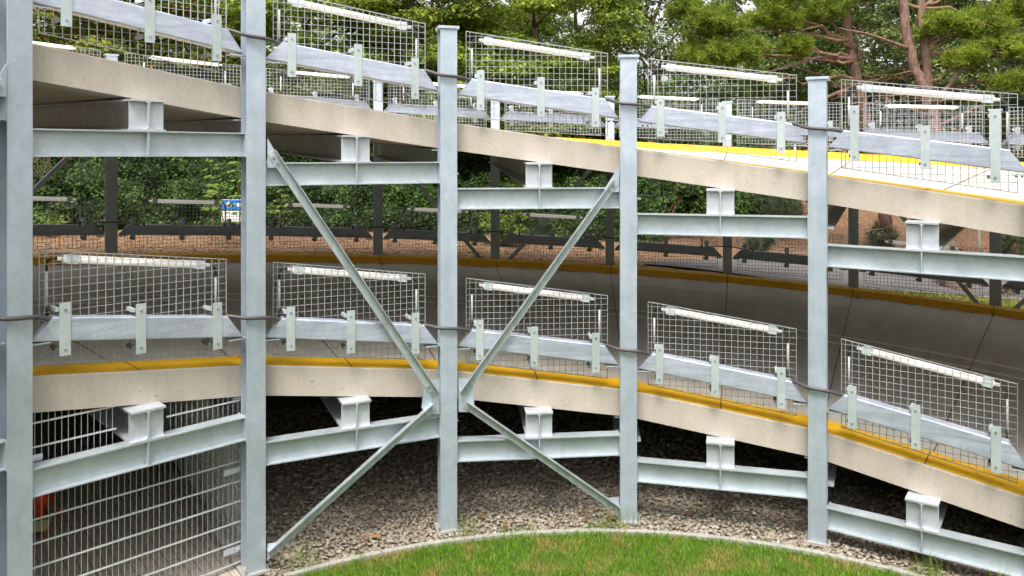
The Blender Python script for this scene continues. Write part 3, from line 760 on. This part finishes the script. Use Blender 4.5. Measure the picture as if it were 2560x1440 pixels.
# small garden machine parked behind the gate
root = thing('garden_machine', 'small orange garden machine with cream housing behind the mesh gate', 'garden machine', None, (-6.03, 5.35, .006), math.radians(20)); root.scale = (.82, .82, .88)
mb = MB(); mb.tube([(-.16, 0, .40), (-.10, 0, .46), (0, 0, .50), (.12, 0, .47), (.19, 0, .40), (.17, 0, .31), (.05, 0, .27)], [.06, .12, .15, .145, .11, .09, .06], 12); mb.build('hood', M['red_paint'], root, True, 0)
MB().prism([(-.26, .10), (.21, .10), (.25, .17), (.22, .235), (-.26, .225)], -.13, .13, 'y').build('housing', M['cream'], root, False, .012)
mb = MB()
for x, y in ((.18, .11), (.18, -.11), (-.22, .11), (-.22, -.11)): mb.tube([(x, y, .11), (x + .03, y, .0)], .013, 6)
mb.tube([(.20, .1, .3), (.34, .1, .27), (.36, .1, .14)], .014, 6); mb.build('frame', M['red_paint'], root)
for y in (-.16, .16): MB().tube([(-.12, y - .02, .09), (-.12, y + .02, .09)], .09, 16).build('wheel', M['rubber'], root)

# ------------------------------------------------------------------ terrain outside
def smooth(a, b, x): x = np.clip((x - a) / (b - a), 0, 1); return x * x * (3 - 2 * x)
def terr(r, t):
    th = np.degrees(t - TH0); base = ZE - LEV - STEP / 20 * np.clip(th, -75, 62) + .22
    right = smooth(4, 22, th)
    flatt = base + (-.12) * right                                   # lower verge and footway at the right
    rise_l = .05 + .018 * (r - 15) + smooth(20, 45, r) * 1.5
    rise_r = smooth(20.5, 34, r) * 2.3 + np.clip(r - 34, 0, 100) * .05
    return flatt + rise_l * (1 - right) + rise_r * right
rs = np.concatenate([np.linspace(14.49, 24, 60), np.linspace(24.3, 60, 50), np.linspace(64, 500, 20)]); ts = np.radians(np.linspace(-112, 112, 260))
RR, TT = np.meshgrid(rs, ts, indexing='ij'); ZZ = terr(RR, TT) + .02 * np.sin(RR * 5.1 + TT * 31) * np.sin(TT * 47 - RR * 2.3)
V = np.stack([RR * np.sin(TT), RR * np.cos(TT), ZZ], -1).reshape(-1, 3); nr, ntt = RR.shape
I = (np.arange(nr - 1)[:, None] * ntt + np.arange(ntt - 1)[None]).ravel(); F = np.stack([I, I + ntt, I + ntt + 1, I + 1], 1)
o = place('terrain', np_mesh('terrain', V, F[:, ::-1], M['mulch'])); tag(o, kind='structure')
for p in o.data.polygons: p.use_smooth = True
def sheet(name, r0f, r1f, th0, th1, dz, mat, n=80, m=24):
    mb = MB()
    for i in range(n + 1):
        th = th0 + (th1 - th0) * i / n; t = TH0 + math.radians(th); a, b = r0f(th), r1f(th)
        for j in range(m + 1):
            r = a + (b - a) * j / m; mb.v.append(tuple(pol(r, t, float(terr(np.array(r), np.array(t))) + .036 + dz)))
    for i in range(n):
        for j in range(m): a = i * (m + 1) + j; mb.f.append((a, a + 1, a + m + 2, a + m + 1))
    return mb.build(name, mat)
tag(sheet('footpath', lambda th: 15.22 + max(0, th - 16) * .105, lambda th: 15.5 + 4.4 * min(1, max(0, th - 3) / 15), 3, 75, .004, M['asphalt']), kind='structure')
tag(sheet('path_edge', lambda th: 15.08 + max(0, th - 16) * .105, lambda th: 15.22 + max(0, th - 16) * .105, 14, 75, .02, M['edging']), kind='structure')
tag(sheet('verge', lambda th: 14.56, lambda th: 15.08 + max(0, th - 16) * .105, 14, 75, .006, M['dry_grass']), kind='structure')
def verge_pts(n):
    th = RNG.uniform(15, 60, n); t = TH0 + np.radians(th); r = 14.62 + RNG.uniform(0, 1, n) * (.46 + np.clip(th - 16, 0, 99) * .105); return np.stack([r * np.sin(t), r * np.cos(t), terr(r, t) + .03], 1)
o = blades(9000, verge_pts, .04, .12, .005, M['grass'], 'verge_grass'); tag(o, 'yellowing grass verge beyond the far kerb', 'grass', kind='stuff')
# mulch chips
def chip_pts(n):
    t = TH0 + np.radians(RNG.uniform(-62, 50, n)); r = 14.9 + RNG.uniform(0, 1, n) ** 1.4 * 16; ok = (np.degrees(t - TH0) < 3) | (r > 20.5); t, r = t[ok], r[ok]
    return np.stack([r * np.sin(t), r * np.cos(t), terr(r, t) + .02], 1)
M['chip'] = leaf_mat('bark chips', [(0, (.09, .045, .025)), (.5, (.24, .145, .085)), (1, (.40, .28, .18))], 0.0, .9, .9, 1.1)
P = chip_pts(36000); o = flakes(P, None, RNG.uniform(.015, .055, len(P)), M['chip'], 'bark_chips', 'brown bark chips covering the slope beyond the ramp')

# ------------------------------------------------------------------ vegetation
def leaf_quads(C, Nrm, size, aspect=.62):
    """one folded-flat leaf per centre; returns verts, faces"""
    n = len(C); a = RNG.normal(size=(n, 3)); d1 = np.cross(Nrm, a); d1 /= np.linalg.norm(d1, axis=1)[:, None] + 1e-9; d2 = np.cross(Nrm, d1)
    d1 = d1 * size[:, None]; d2 = d2 * (size * aspect)[:, None]
    V = np.stack([C - d1, C - d2 * .9 - d1 * .1, C + d1, C + d2 * .9 - d1 * .1], 1).reshape(-1, 3)
    return V, np.arange(n * 4).reshape(-1, 4)
def unit(n):
    v = RNG.normal(size=(n, 3)); return v / np.linalg.norm(v, axis=1)[:, None]
def crown_pts(center, rad, nclump, nleaf, clump=.9, hollow=.45):
    cen = unit(nclump) * (hollow + (1 - hollow) * RNG.uniform(0, 1, (nclump, 1)) ** .5) * np.array(rad) + np.array(center)
    cr = clump * RNG.uniform(.55, 1.25, nclump); w = cr ** 2; idx = RNG.choice(nclump, nleaf, p=w / w.sum())
    u = unit(nleaf); u[:, 2] = np.abs(u[:, 2]) * .8 - .25 * RNG.uniform(0, 1, nleaf)
    P = cen[idx] + u * (cr[idx] * RNG.uniform(.55, 1.08, nleaf))[:, None] * np.array([1, 1, .72])
    Nn = u * .5 + unit(nleaf) * .6 + np.array([0, 0, .55]); Nn /= np.linalg.norm(Nn, axis=1)[:, None]
    return P, Nn
def px(x, Z, y=None):
    X = -.631 + (x - 1341) / 1995.2 * Z; return (X, Z - 3.157) if y is None else (X, Z - 3.157, ZE + (388.87 - y) / 1995.2 * Z)
def gz_at(X, Y): return float(terr(np.array(math.hypot(X, Y)), np.array(math.atan2(X, Y))))
def limb(mb, a, b, r0, r1, wob=.12, n=6, seed=0):
    a, b = Vector(a), Vector(b); L = (b - a).length; pts = []
    for i in range(n + 1):
        f = i / n; p = a.lerp(b, f)
        if 0 < i < n: p = p + Vector(RNG.normal(size=3)) * wob * L * .18
        pts.append(p)
    mb.tube(pts, [r0 + (r1 - r0) * i / n for i in range(n + 1)], 7); return pts
def leafy_tree(x, Z, h, rad, mat, label, nleaf, nclump=120, size=.08, clump=1.0, trunk_r=.16, cz=None, name='leafy_tree'):
    X, Y = px(x, Z); g = gz_at(X, Y)
    root = thing(name, label, 'tree', 'leafy trees behind the ramp', (X, Y, g))
    mb = MB(); top = h * .8
    tr = limb(mb, (0, 0, -.1), (random.uniform(-.3, .3), random.uniform(-.3, .3), top), trunk_r, trunk_r * .35, .15, 8)
    for i in range(11):
        f = .25 + .7 * i / 11; p = tr[int(f * 8)]; a = random.uniform(0, 6.28); L = rad * (1.05 - .45 * f)
        limb(mb, p, p + Vector((math.cos(a) * L, math.sin(a) * L, L * .55)), trunk_r * .4, .02, .2, 5)
    mb.build('trunk', M['bark'], root, True)
    cz = h * .47 if cz is None else cz
    P, Nn = crown_pts((0, 0, cz), (rad, rad, h * .45), nclump, nleaf, clump)
    V, F = leaf_quads(P, Nn, size * RNG.uniform(.6, 1.25, len(P)))
    place('crown', np_mesh('crown', V, F, mat), root)
T = [(330, 26, 11.5, 3.1, 'leaf_rowan', 'leafy tree with orange tinged leaves at the far left behind the ramp', 62000),
     (780, 28, 13, 3.5, 'leaf', 'green leafy tree behind the second front column', 66000),
     (1040, 26.5, 12, 2.9, 'leaf', 'green leafy tree rising left of the third front column', 60000),
     (1340, 28, 13, 3.1, 'leaf', 'bright green leafy tree between the third and fourth front columns', 66000),
     (1650, 32, 12.5, 2.8, 'leaf_grey', 'grey green open crowned tree left of the pines', 19000),
     (560, 33, 14, 4.0, 'leaf', 'dark leafy tree further back, left of the second front column', 50000),
     (1150, 36, 15, 4.2, 'leaf', 'tall leafy tree further back, behind the third front column', 50000),
     (1420, 38, 14, 3.8, 'leaf_grey', 'leafy tree far behind the fourth front column', 46000),
     (1930, 35, 13, 4.0, 'leaf_grey', 'dark leafy tree behind the left pine', 52000),
     (2170, 36, 14, 4.4, 'leaf_grey', 'dark leafy tree behind the forked pine', 52000),
     (2500, 35, 14, 4.4, 'leaf_grey', 'dark leafy tree behind the pines at the right edge', 52000),
     (60, 33, 5.8, 2.6, 'leaf', 'low leafy tree at the left edge of the photo', 20000)]
for x, Z, h, rad, mt, lab, nl in T: leafy_tree(x, Z, h, rad, M[mt], lab, nl)
# ivy bank under the trees
def bank(name, label, th0, th1, r0, depth, hfun, n, mat, size=.06, cat='hedge', ncl=300, cr=(.35, .8)):
    tc = TH0 + np.radians(RNG.uniform(th0, th1, ncl)); fc = RNG.uniform(0.02, 1, ncl); Hc = hfun(np.degrees(tc - TH0)) * RNG.uniform(.8, 1.12, ncl)
    rc = r0 + .3 + depth * fc ** 1.6 + RNG.normal(size=ncl) * .25; rad = RNG.uniform(cr[0], cr[1], ncl)
    Cc = np.stack([rc * np.sin(tc), rc * np.cos(tc), terr(rc, tc) + fc * Hc], 1); w = rad ** 2; idx = RNG.choice(ncl, n, p=w / w.sum())
    u = unit(n); inward = np.stack([-np.sin(tc), -np.cos(tc), .4 + 0 * tc], 1)[idx]; u = u + inward * .55; u /= np.linalg.norm(u, axis=1)[:, None]
    P = Cc[idx] + u * (rad[idx] * RNG.uniform(.6, 1.1, n))[:, None] * np.array([1, 1, .8])
    Nn = u * .7 + unit(n) * .55 + np.array([0, 0, .5]); Nn /= np.linalg.norm(Nn, axis=1)[:, None]
    V, F = leaf_quads(P, Nn, size * RNG.uniform(.6, 1.4, n), .75)
    root = thing(name, label, cat); place('leaves', np_mesh('leaves', V, F, mat), root)
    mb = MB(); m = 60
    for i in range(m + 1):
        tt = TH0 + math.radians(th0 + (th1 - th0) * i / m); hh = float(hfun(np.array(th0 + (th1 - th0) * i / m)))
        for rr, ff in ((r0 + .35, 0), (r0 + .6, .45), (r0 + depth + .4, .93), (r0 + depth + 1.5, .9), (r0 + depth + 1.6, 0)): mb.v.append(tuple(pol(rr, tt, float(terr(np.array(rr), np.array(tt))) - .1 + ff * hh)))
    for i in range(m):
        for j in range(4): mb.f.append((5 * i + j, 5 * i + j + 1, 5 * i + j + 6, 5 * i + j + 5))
    o = mb.build('shade_core', M['hedge_shade'], root); bm_fix(o.data)  # dark backing sheet painted as the shade inside the hedge
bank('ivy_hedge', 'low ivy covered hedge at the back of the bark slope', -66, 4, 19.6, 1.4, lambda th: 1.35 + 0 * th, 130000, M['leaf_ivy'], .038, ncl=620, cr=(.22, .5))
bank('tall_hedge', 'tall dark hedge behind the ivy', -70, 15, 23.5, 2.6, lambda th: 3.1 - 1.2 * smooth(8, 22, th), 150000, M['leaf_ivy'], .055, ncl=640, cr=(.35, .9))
nb = 45000; t = np.radians(RNG.uniform(75, 285, nb)); f = RNG.uniform(0, 1, nb); r = 24 + 3 * f + RNG.normal(size=nb) * .6  # unseen wood added behind the camera to cut low sky light under the decks
P = np.stack([r * np.sin(t), r * np.cos(t), f * 9 + np.sin(t * 31) * .5], 1); Nn = np.stack([-np.sin(t), -np.cos(t), .8 + 0 * t], 1) + unit(nb) * .8; Nn /= np.linalg.norm(Nn, axis=1)[:, None]
V, F = leaf_quads(P, Nn, .26 * RNG.uniform(.6, 1.3, nb)); tag(place('distant_wood', np_mesh('distant_wood', V, F, M['leaf_grey'])), 'dark green unseen wood behind the camera, added to shade the ramp', 'wood', kind='stuff')
nw = 150000; t = TH0 + np.radians(RNG.uniform(-62, 62, nw)); f = RNG.uniform(0, 1, nw) ** .8
lump = .30 * np.sin(t * 19 + 1) + .25 * np.sin(t * 43) + .15 * np.sin(t * 101 + f * 7) + .2 * np.sin(f * 21 + t * 57)
r = 41 + 2.2 * f * f + lump * 1.2 + RNG.normal(size=nw) * .5; z = terr(r, t) + f * (8.6 + 1.6 * lump) * (1 - .42 * np.exp(-((np.degrees(t - TH0) - 4) / 4.5) ** 2))
P = np.stack([r * np.sin(t), r * np.cos(t), z], 1); Nn = np.stack([-np.sin(t), -np.cos(t), .8 + 0 * t], 1) + unit(nw) * .8; Nn /= np.linalg.norm(Nn, axis=1)[:, None]
V, F = leaf_quads(P, Nn, .13 * RNG.uniform(.6, 1.3, nw)); tag(place('distant_wood', np_mesh('distant_wood', V, F, M['leaf_grey'])), 'dark green wood far behind the trees', 'wood', kind='stuff')
# shrubs, saplings
def shrub(x, Z, y, rad, h, mat, label, n=2500, size=.06, name='shrub', nclump=14, clump=.35):
    X, Y = px(x, Z); g = gz_at(X, Y); z0 = g if y is None else ZE + (388.87 - y) / 1995.2 * Z
    root = thing(name, label, 'shrub', None, (X, Y, z0)); mb = MB()
    for i in range(9):
        a = random.uniform(0, 6.28); limb(mb, (0, 0, 0 if y is None else -.3), (math.cos(a) * rad * .7, math.sin(a) * rad * .7, h * random.uniform(.6, 1)), .018, .005, .2, 4)
    mb.build('stems', M['twig'], root)
    P, Nn = crown_pts((0, 0, h * .6), (rad, rad, h * .45), nclump, n, clump)
    V, F = leaf_quads(P, Nn, size * RNG.uniform(.6, 1.3, n)); place('leaves', np_mesh('leaves', V, F, mat), root)
shrub(1265, 20.5, None, .42, 1.0, M['leaf_bright'], 'bright green shrub growing by the middle outer column', 1700, .05)
shrub(1660, 24, None, .9, 2.0, M['leaf_ivy'], 'dark green shrub right of the fourth front column', 5000, .06)
shrub(105, 22, None, .35, 2.6, M['leaf_red'], 'shrub with orange red leaves at the left edge', 110, .045, nclump=8)
shrub(120, 17.9, None, .45, .40, M['leaf_bright'], 'small green weed clump on the bark at the left', 500, .04)
def sapling(x, Z, y0, y1, lean, label, tiers=5):
    X, Y = px(x, Z); g = gz_at(X, Y); root = thing('sapling', label, 'sapling', None, (X, Y, g)); mb = MB(); C = []; N = []
    zt = ZE + (388.87 - y1) / 1995.2 * Z - g; pts = limb(mb, (0, 0, -.05), (lean, 0, zt), .014, .004, .08, 7)
    mb.build('stem', M['twig'], root)
    for i in range(tiers):
        z = zt * (1 - .085 * i); c = np.array([lean * z / zt, 0, z])
        for j in range(9 + i * 2):
            a = random.uniform(0, 6.28); L = .07 + .045 * i
            C.append(c + np.array([math.cos(a) * L * random.uniform(.5, 1.2), math.sin(a) * L, -.3 * L + random.uniform(-.02, .03)])); N.append(np.array([math.cos(a) * .35, math.sin(a) * .35 - .3, 1.0]))
    C = np.array(C); N = np.array(N); N /= np.linalg.norm(N, axis=1)[:, None]; V, F = leaf_quads(C, N, .065 * RNG.uniform(.7, 1.2, len(C))); place('leaves', np_mesh('leaves', V, F, M['leaf_bright']), root)
sapling(530, 18.6, 0, 462, .03, 'young sapling with tiered leaves left of the blue sign')
sapling(612, 18.2, 0, 385, -.25, 'leaning young sapling beside the second front column', 9)
sapling(700, 18.6, 0, 474, .02, 'young sapling with tiered leaves right of the second front column')
sapling(575, 17.6, 0, 400, -.45, 'long leaning sapling crossing in front of the blue sign', 7)

# pines
def tufts(C, D, per, L, w):
    """needle brushes at centres C pointing along D"""
    n = len(C); idx = np.repeat(np.arange(n), per); m = len(idx); d = D[idx] * .75 + unit(m) * .75; d /= np.linalg.norm(d, axis=1)[:, None]
    base = C[idx] - D[idx] * (RNG.uniform(0, .16, m))[:, None]; ln = L * RNG.uniform(.6, 1.1, m); s = np.cross(d, unit(m)); s /= np.linalg.norm(s, axis=1)[:, None]; s *= w
    tip = base + d * ln[:, None]
    V = np.stack([base - s, base + s, tip + s * .35, tip - s * .35], 1).reshape(-1, 3); return V, np.arange(m * 4).reshape(-1, 4)
def pine(label, base, stems, boughs, mat, per=34, L=.19, w=.0105, group='pines on the slope', base_bark=False):
    """stems: list of polylines [(pixel x, Z, pixel y, radius)]; boughs: (px x, Z, px y, rx, rz, n)"""
    root = thing('pine_tree', label, 'pine tree', group, base); B = Vector(base); mb = MB(); P3 = lambda a: Vector(px(a[0], a[1], a[2])) - B
    for si, st in enumerate(stems):
        if si == 2 and base_bark: mb.build('lower_trunk', M['bark_base'], root, True); mb = MB()
        pts = [P3(a) for a in st]; fine = []; rad = []
        for i in range(len(pts) - 1):
            for j in range(5):
                f = j / 5; fine.append(pts[i].lerp(pts[i + 1], f) + Vector(RNG.normal(size=3)) * .012); rad.append(st[i][3] + (st[i + 1][3] - st[i][3]) * f)
        fine.append(pts[-1]); rad.append(st[-1][3]); mb.tube(fine, rad, 10)
    mb.build('trunk', M['bark_pine'], root, True)
    C = []; D = []
    stempts = [P3(a) for st in stems for a in st if a[3] > .05]
    for (bx, bZ, by, rx, rz, n) in boughs:
        c = P3((bx, bZ, by)); near = min(stempts, key=lambda q: (q - c).length + (0 if q.z < c.z + .3 else 3.0))
        tw = MB(); limb(tw, near, c, .045, .018, .16, 7)
        for i in range(max(8, n // 4)):
            u = unit(1)[0]; e = c + Vector((u[0] * rx, u[1] * rx, abs(u[2]) * rz * 1.1 - .35 * rz)) * random.uniform(.6, 1.35)
            st = c + (e - c) * random.uniform(-.15, .25); limb(tw, st, e, .013, .005, .22, 4); dd = (e - st).normalized()
            for q in range(7):
                f = .35 + .65 * q / 6; p = st.lerp(e, f) + Vector(RNG.normal(size=3)) * .085
                C.append(p[:]); D.append((dd * .6 + Vector((0, 0, .45)) + Vector(RNG.normal(size=3)) * .35).normalized()[:])
        tw.build('branch', M['twig'], root)
    for i in range(46):                                        # bare drooping twigs
        tw = MB(); q = random.choice(stempts); a = random.uniform(0, 6.28); tl = random.uniform(.5, 1.7)
        e = q + Vector((math.cos(a) * tl, math.sin(a) * tl * .6, random.uniform(-.45, .35) * tl)); pts = limb(tw, q, e, .014, .004, .3, 6)
        for f in (2, 3, 4, 5): limb(tw, pts[f], pts[f] + Vector((random.uniform(-.4, .4), random.uniform(-.3, .3), random.uniform(-.35, .2))), .006, .002, .3, 3)
        tw.build('branch', M['twig'], root)
    V, F = tufts(np.array(C), np.array(D), per, L, w); place('needles', np_mesh('needles', V, F, mat), root)
Xp, Yp = px(2420, 17.9); gp = gz_at(Xp, Yp)
pine('forked pine with a thick leaning base at the right, two reddish stems', (Xp, Yp, gp),
     [[(2400, 18.0, 745, .13), (2440, 17.9, 757, .12), (2500, 17.6, 728, .10), (2560, 17.4, 700, .08)], [(2432, 17.9, 775, .40), (2400, 18.0, 735, .31), (2375, 18.4, 690, .25), (2352, 19.2, 520, .19)],
      [(2352, 19.2, 520, .19), (2335, 19.8, 330, .165), (2318, 20.2, 215, .15)],
      [(2316, 20.2, 225, .125), (2284, 20.3, 165, .125), (2262, 20.4, 60, .118), (2253, 20.6, -80, .11), (2250, 20.8, -260, .09), (2240, 21, -560, .04)],
      [(2322, 20.2, 225, .12), (2314, 20.5, 130, .115), (2302, 20.8, 20, .105), (2296, 21, -150, .10), (2296, 21.2, -420, .05)],
      [(2330, 19.9, 260, .07), (2400, 19.6, 180, .05), (2480, 19.4, 130, .03), (2590, 19.2, 90, .02)], [(2320, 20, 240, .06), (2440, 20.4, 205, .045), (2600, 20.8, 190, .02)],
      [(2270, 20.3, 120, .05), (2200, 20, 95, .035), (2100, 19.8, 70, .015)], [(2300, 20.6, 120, .05), (2400, 21, 60, .03), (2520, 21.3, 40, .015)],       [(2330, 19.8, 290, .045), (2240, 19.5, 262, .03), (2130, 19.2, 258, .015)], [(2335, 19.8, 320, .045), (2450, 19.6, 262, .03), (2600, 19.4, 215, .015)]],
     [(2380, 20, 60, .75, .45, 150), (2470, 19.8, 120, .7, .4, 130), (2420, 21, -40, .9, .5, 150), (2540, 20.5, 20, .8, .5, 130), (2530, 19.2, 205, .5, .3, 80), (2400, 21.5, -120, .9, .6, 130), (2580, 19, 120, .6, .4, 110), (2200, 21, -30, .7, .4, 130), (2450, 20, 60, .7, .4, 140), (2420, 19.5, 150, .5, .25, 80), (2500, 21, -90, .9, .5, 150)], M['needle'], base_bark=True)
Xp, Yp = px(2215, 21.6); gp = gz_at(Xp, Yp)
pine('slimmer reddish pine leaning left, behind the right mesh panels', (Xp, Yp, gp),
     [[(2215, 21.6, 560, .17), (2185, 21.7, 400, .15), (2165, 21.8, 310, .145), (2143, 21.9, 200, .135), (2122, 22, 100, .12), (2112, 22.2, 0, .11), (2100, 22.4, -200, .08), (2090, 22.6, -420, .04)],
      [(2140, 21.9, 150, .06), (2050, 21.4, 140, .045), (1960, 21, 170, .03), (1880, 20.8, 190, .012)], [(2130, 21.9, 120, .05), (2040, 21.6, 60, .035), (1930, 21.3, 30, .015)],
      [(2150, 21.9, 210, .06), (2060, 21.5, 245, .04), (1990, 21.2, 285, .015)], [(2160, 21.8, 260, .05), (2060, 22.3, 190, .03), (1920, 22.6, 150, .012)]],
     [(1790, 20.8, 60, .75, .5, 190), (1740, 21, 130, .45, .4, 100), (1860, 20.6, 130, .6, .4, 130), (1930, 21, 40, .7, .5, 150), (2060, 21.8, 30, .7, .4, 130), (1990, 21, 120, .45, .35, 80), (2130, 22, -40, .8, .5, 130), (1830, 21.5, -40, .9, .5, 190), (1900, 21, 205, .4, .25, 80), (1970, 21, -20, .8, .4, 160), (1800, 20.5, 140, .6, .3, 120), (1720, 21, 20, .5, .4, 100)], M['needle'])
Xp, Yp = px(2700, 23); gp = gz_at(Xp, Yp)
pine('bluish pine bough reaching in from the right edge', (Xp, Yp, gp), [[(2700, 23, 600, .2), (2690, 23, 300, .17), (2680, 23, -100, .1)], [(2690, 23, 260, .05), (2600, 22.6, 200, .03), (2530, 22.4, 180, .015)]],
     [(2545, 22.4, 140, .5, .4, 90), (2560, 22.6, 260, .5, .3, 80), (2600, 22.8, 30, .8, .5, 110)], M['needle_blue'])
# small pine shrubs on the right slope
def needle_shrub(x, Z, y, rad, n, label):
    X, Y, z = px(x, Z, y); root = thing('pine_shrub', label, 'shrub', None, (X, Y, gz_at(X, Y))); g = z - gz_at(X, Y); C = unit(n) * RNG.uniform(.3, 1, (n, 1)) ** .5 * rad + np.array([0, 0, g]); D = unit(n) * .5 + np.array([0, 0, .7]); D /= np.linalg.norm(D, axis=1)[:, None]
    mb = MB(); 
    for c in C[::6]: limb(mb, (0, 0, -.05), c, .02, .006, .2, 4)
    mb.build('branches', M['twig'], root); V, F = tufts(C, D, 24, .2, .008); place('needles', np_mesh('needles', V, F, M['needle_blue']), root)
needle_shrub(2205, 24, 585, .42, 80, 'small pine shrub on the bark slope at the right'); needle_shrub(2535, 22, 610, .4, 70, 'small pine shrub at the right edge of the slope'); needle_shrub(1960, 25, 520, .6, 120, 'pine shrub on the slope left of the fifth front column'); needle_shrub(1900, 20.5, 600, .35, 60, 'low pine shrub behind the dark rail right of the fourth column')

# ------------------------------------------------------------------ sign and posts beyond the ramp
Z = 19.6
X, Y, zc = px(611, Z, 512); g = gz_at(X, Y)
root = thing('direction_sign', 'blue direction sign with white left arrow above a white plate', 'sign', None, (X, Y, g)); zz = zc - g
MB().box(-.56, .40, -.012, .012, zz - .12, zz + .135).build('blue_panel', M['sign_blue'], root, False, .004)
mb = MB(); mb.box(-.556, .396, -.0145, -.013, zz + .118, zz + .131); mb.prism([(-.50, zz + .005), (-.36, zz + .095), (-.37, zz + .04), (-.23, zz + .04), (-.23, zz - .03), (-.37, zz - .03), (-.36, zz - .085)], -.016, -.0135, 'y'); mb.box(-.19, .34, -.016, -.0135, zz - .045, zz + .045)
o = mb.build('arrow_marking', M['sign_white'], root); bm_fix(o.data)
MB().box(-.56, .40, -.012, .012, zz - .42, zz - .15).build('white_plate', M['sign_white'], root, False, .004)
mb = MB()
for x in (-.19, .30): mb.tube([(x, .04, -.1), (x, .04, zz + .1)], .03, 8)
mb.build('posts', M['pvc'], root, True)
for x, Z, y0, y1, lab in ((1988, 27, 640, 470, 'thin grey post on the slope left of the fifth front column'), (2447, 22, 660, 540, 'grey lamp post standing on the right slope')):
    X, Y, zt = px(x, Z, y1); g = gz_at(X, Y); root = thing('lamp_post', lab, 'post', None, (X, Y, g))
    MB().tube([(0, 0, -.1), (0, 0, zt - g + 1.5)], .045 if x > 2000 else .04, 10).build('pole', M['pvc'], root, True)
    MB().tube([(0, 0, zt - g + 1.5), (0, 0, zt - g + 1.56), (0, 0, zt - g + 1.60)], [.055, .055, .02], 10).build('pole_cap', M['black'], root, True)

# ------------------------------------------------------------------ light, sky, camera
SUN_EL, SUN_AZ = math.radians(62), math.radians(192)
w = bpy.data.worlds.new('World'); SC.world = w; w.use_nodes = True; nt = w.node_tree
bg = nt.nodes['Background']; sky = nt.nodes.new('ShaderNodeTexSky'); sky.sky_type = 'NISHITA'; sky.sun_disc = False
sky.sun_elevation = SUN_EL; sky.sun_rotation = SUN_AZ; sky.dust_density = 5.0; sky.air_density = 1.0; sky.ozone_density = 1.0
hs = nt.nodes.new('ShaderNodeHueSaturation'); hs.inputs['Saturation'].default_value = .06; nt.links.new(sky.outputs[0], hs.inputs['Color'])
nt.links.new(hs.outputs[0], bg.inputs[0]); bg.inputs[1].default_value = .15
sl = bpy.data.lights.new('sun', 'SUN'); sl.energy = 1.25; sl.angle = math.radians(20); sl.color = (1, .91, .79)
so = bpy.data.objects.new('sun', sl); COL.objects.link(so)
d = Vector((math.sin(SUN_AZ) * math.cos(SUN_EL), math.cos(SUN_AZ) * math.cos(SUN_EL), math.sin(SUN_EL)))
so.rotation_euler = d.to_track_quat('Z', 'Y').to_euler(); so.location = d * 50
cd = bpy.data.cameras.new('camera'); cam = bpy.data.objects.new('camera', cd); COL.objects.link(cam)
cam.location = (-XC, -YC, ZE); cam.rotation_euler = (math.pi / 2, 0, 0)
cd.sensor_width = 36; cd.lens = 1995.2 / 2560 * 36; cd.shift_x = -(1340.9 - 1280) / 2560; cd.shift_y = -(720 - 388.87) / 2560
cd.clip_start = .05; cd.clip_end = 2000; SC.camera = cam
vs = SC.view_settings; vs.view_transform = 'Standard'; vs.look = 'None'; vs.gamma = 1; vs.use_curve_mapping = False; vs.exposure = 1.12
SC.cycles.max_bounces = 10; SC.cycles.diffuse_bounces = 6; SC.cycles.transparent_max_bounces = 4
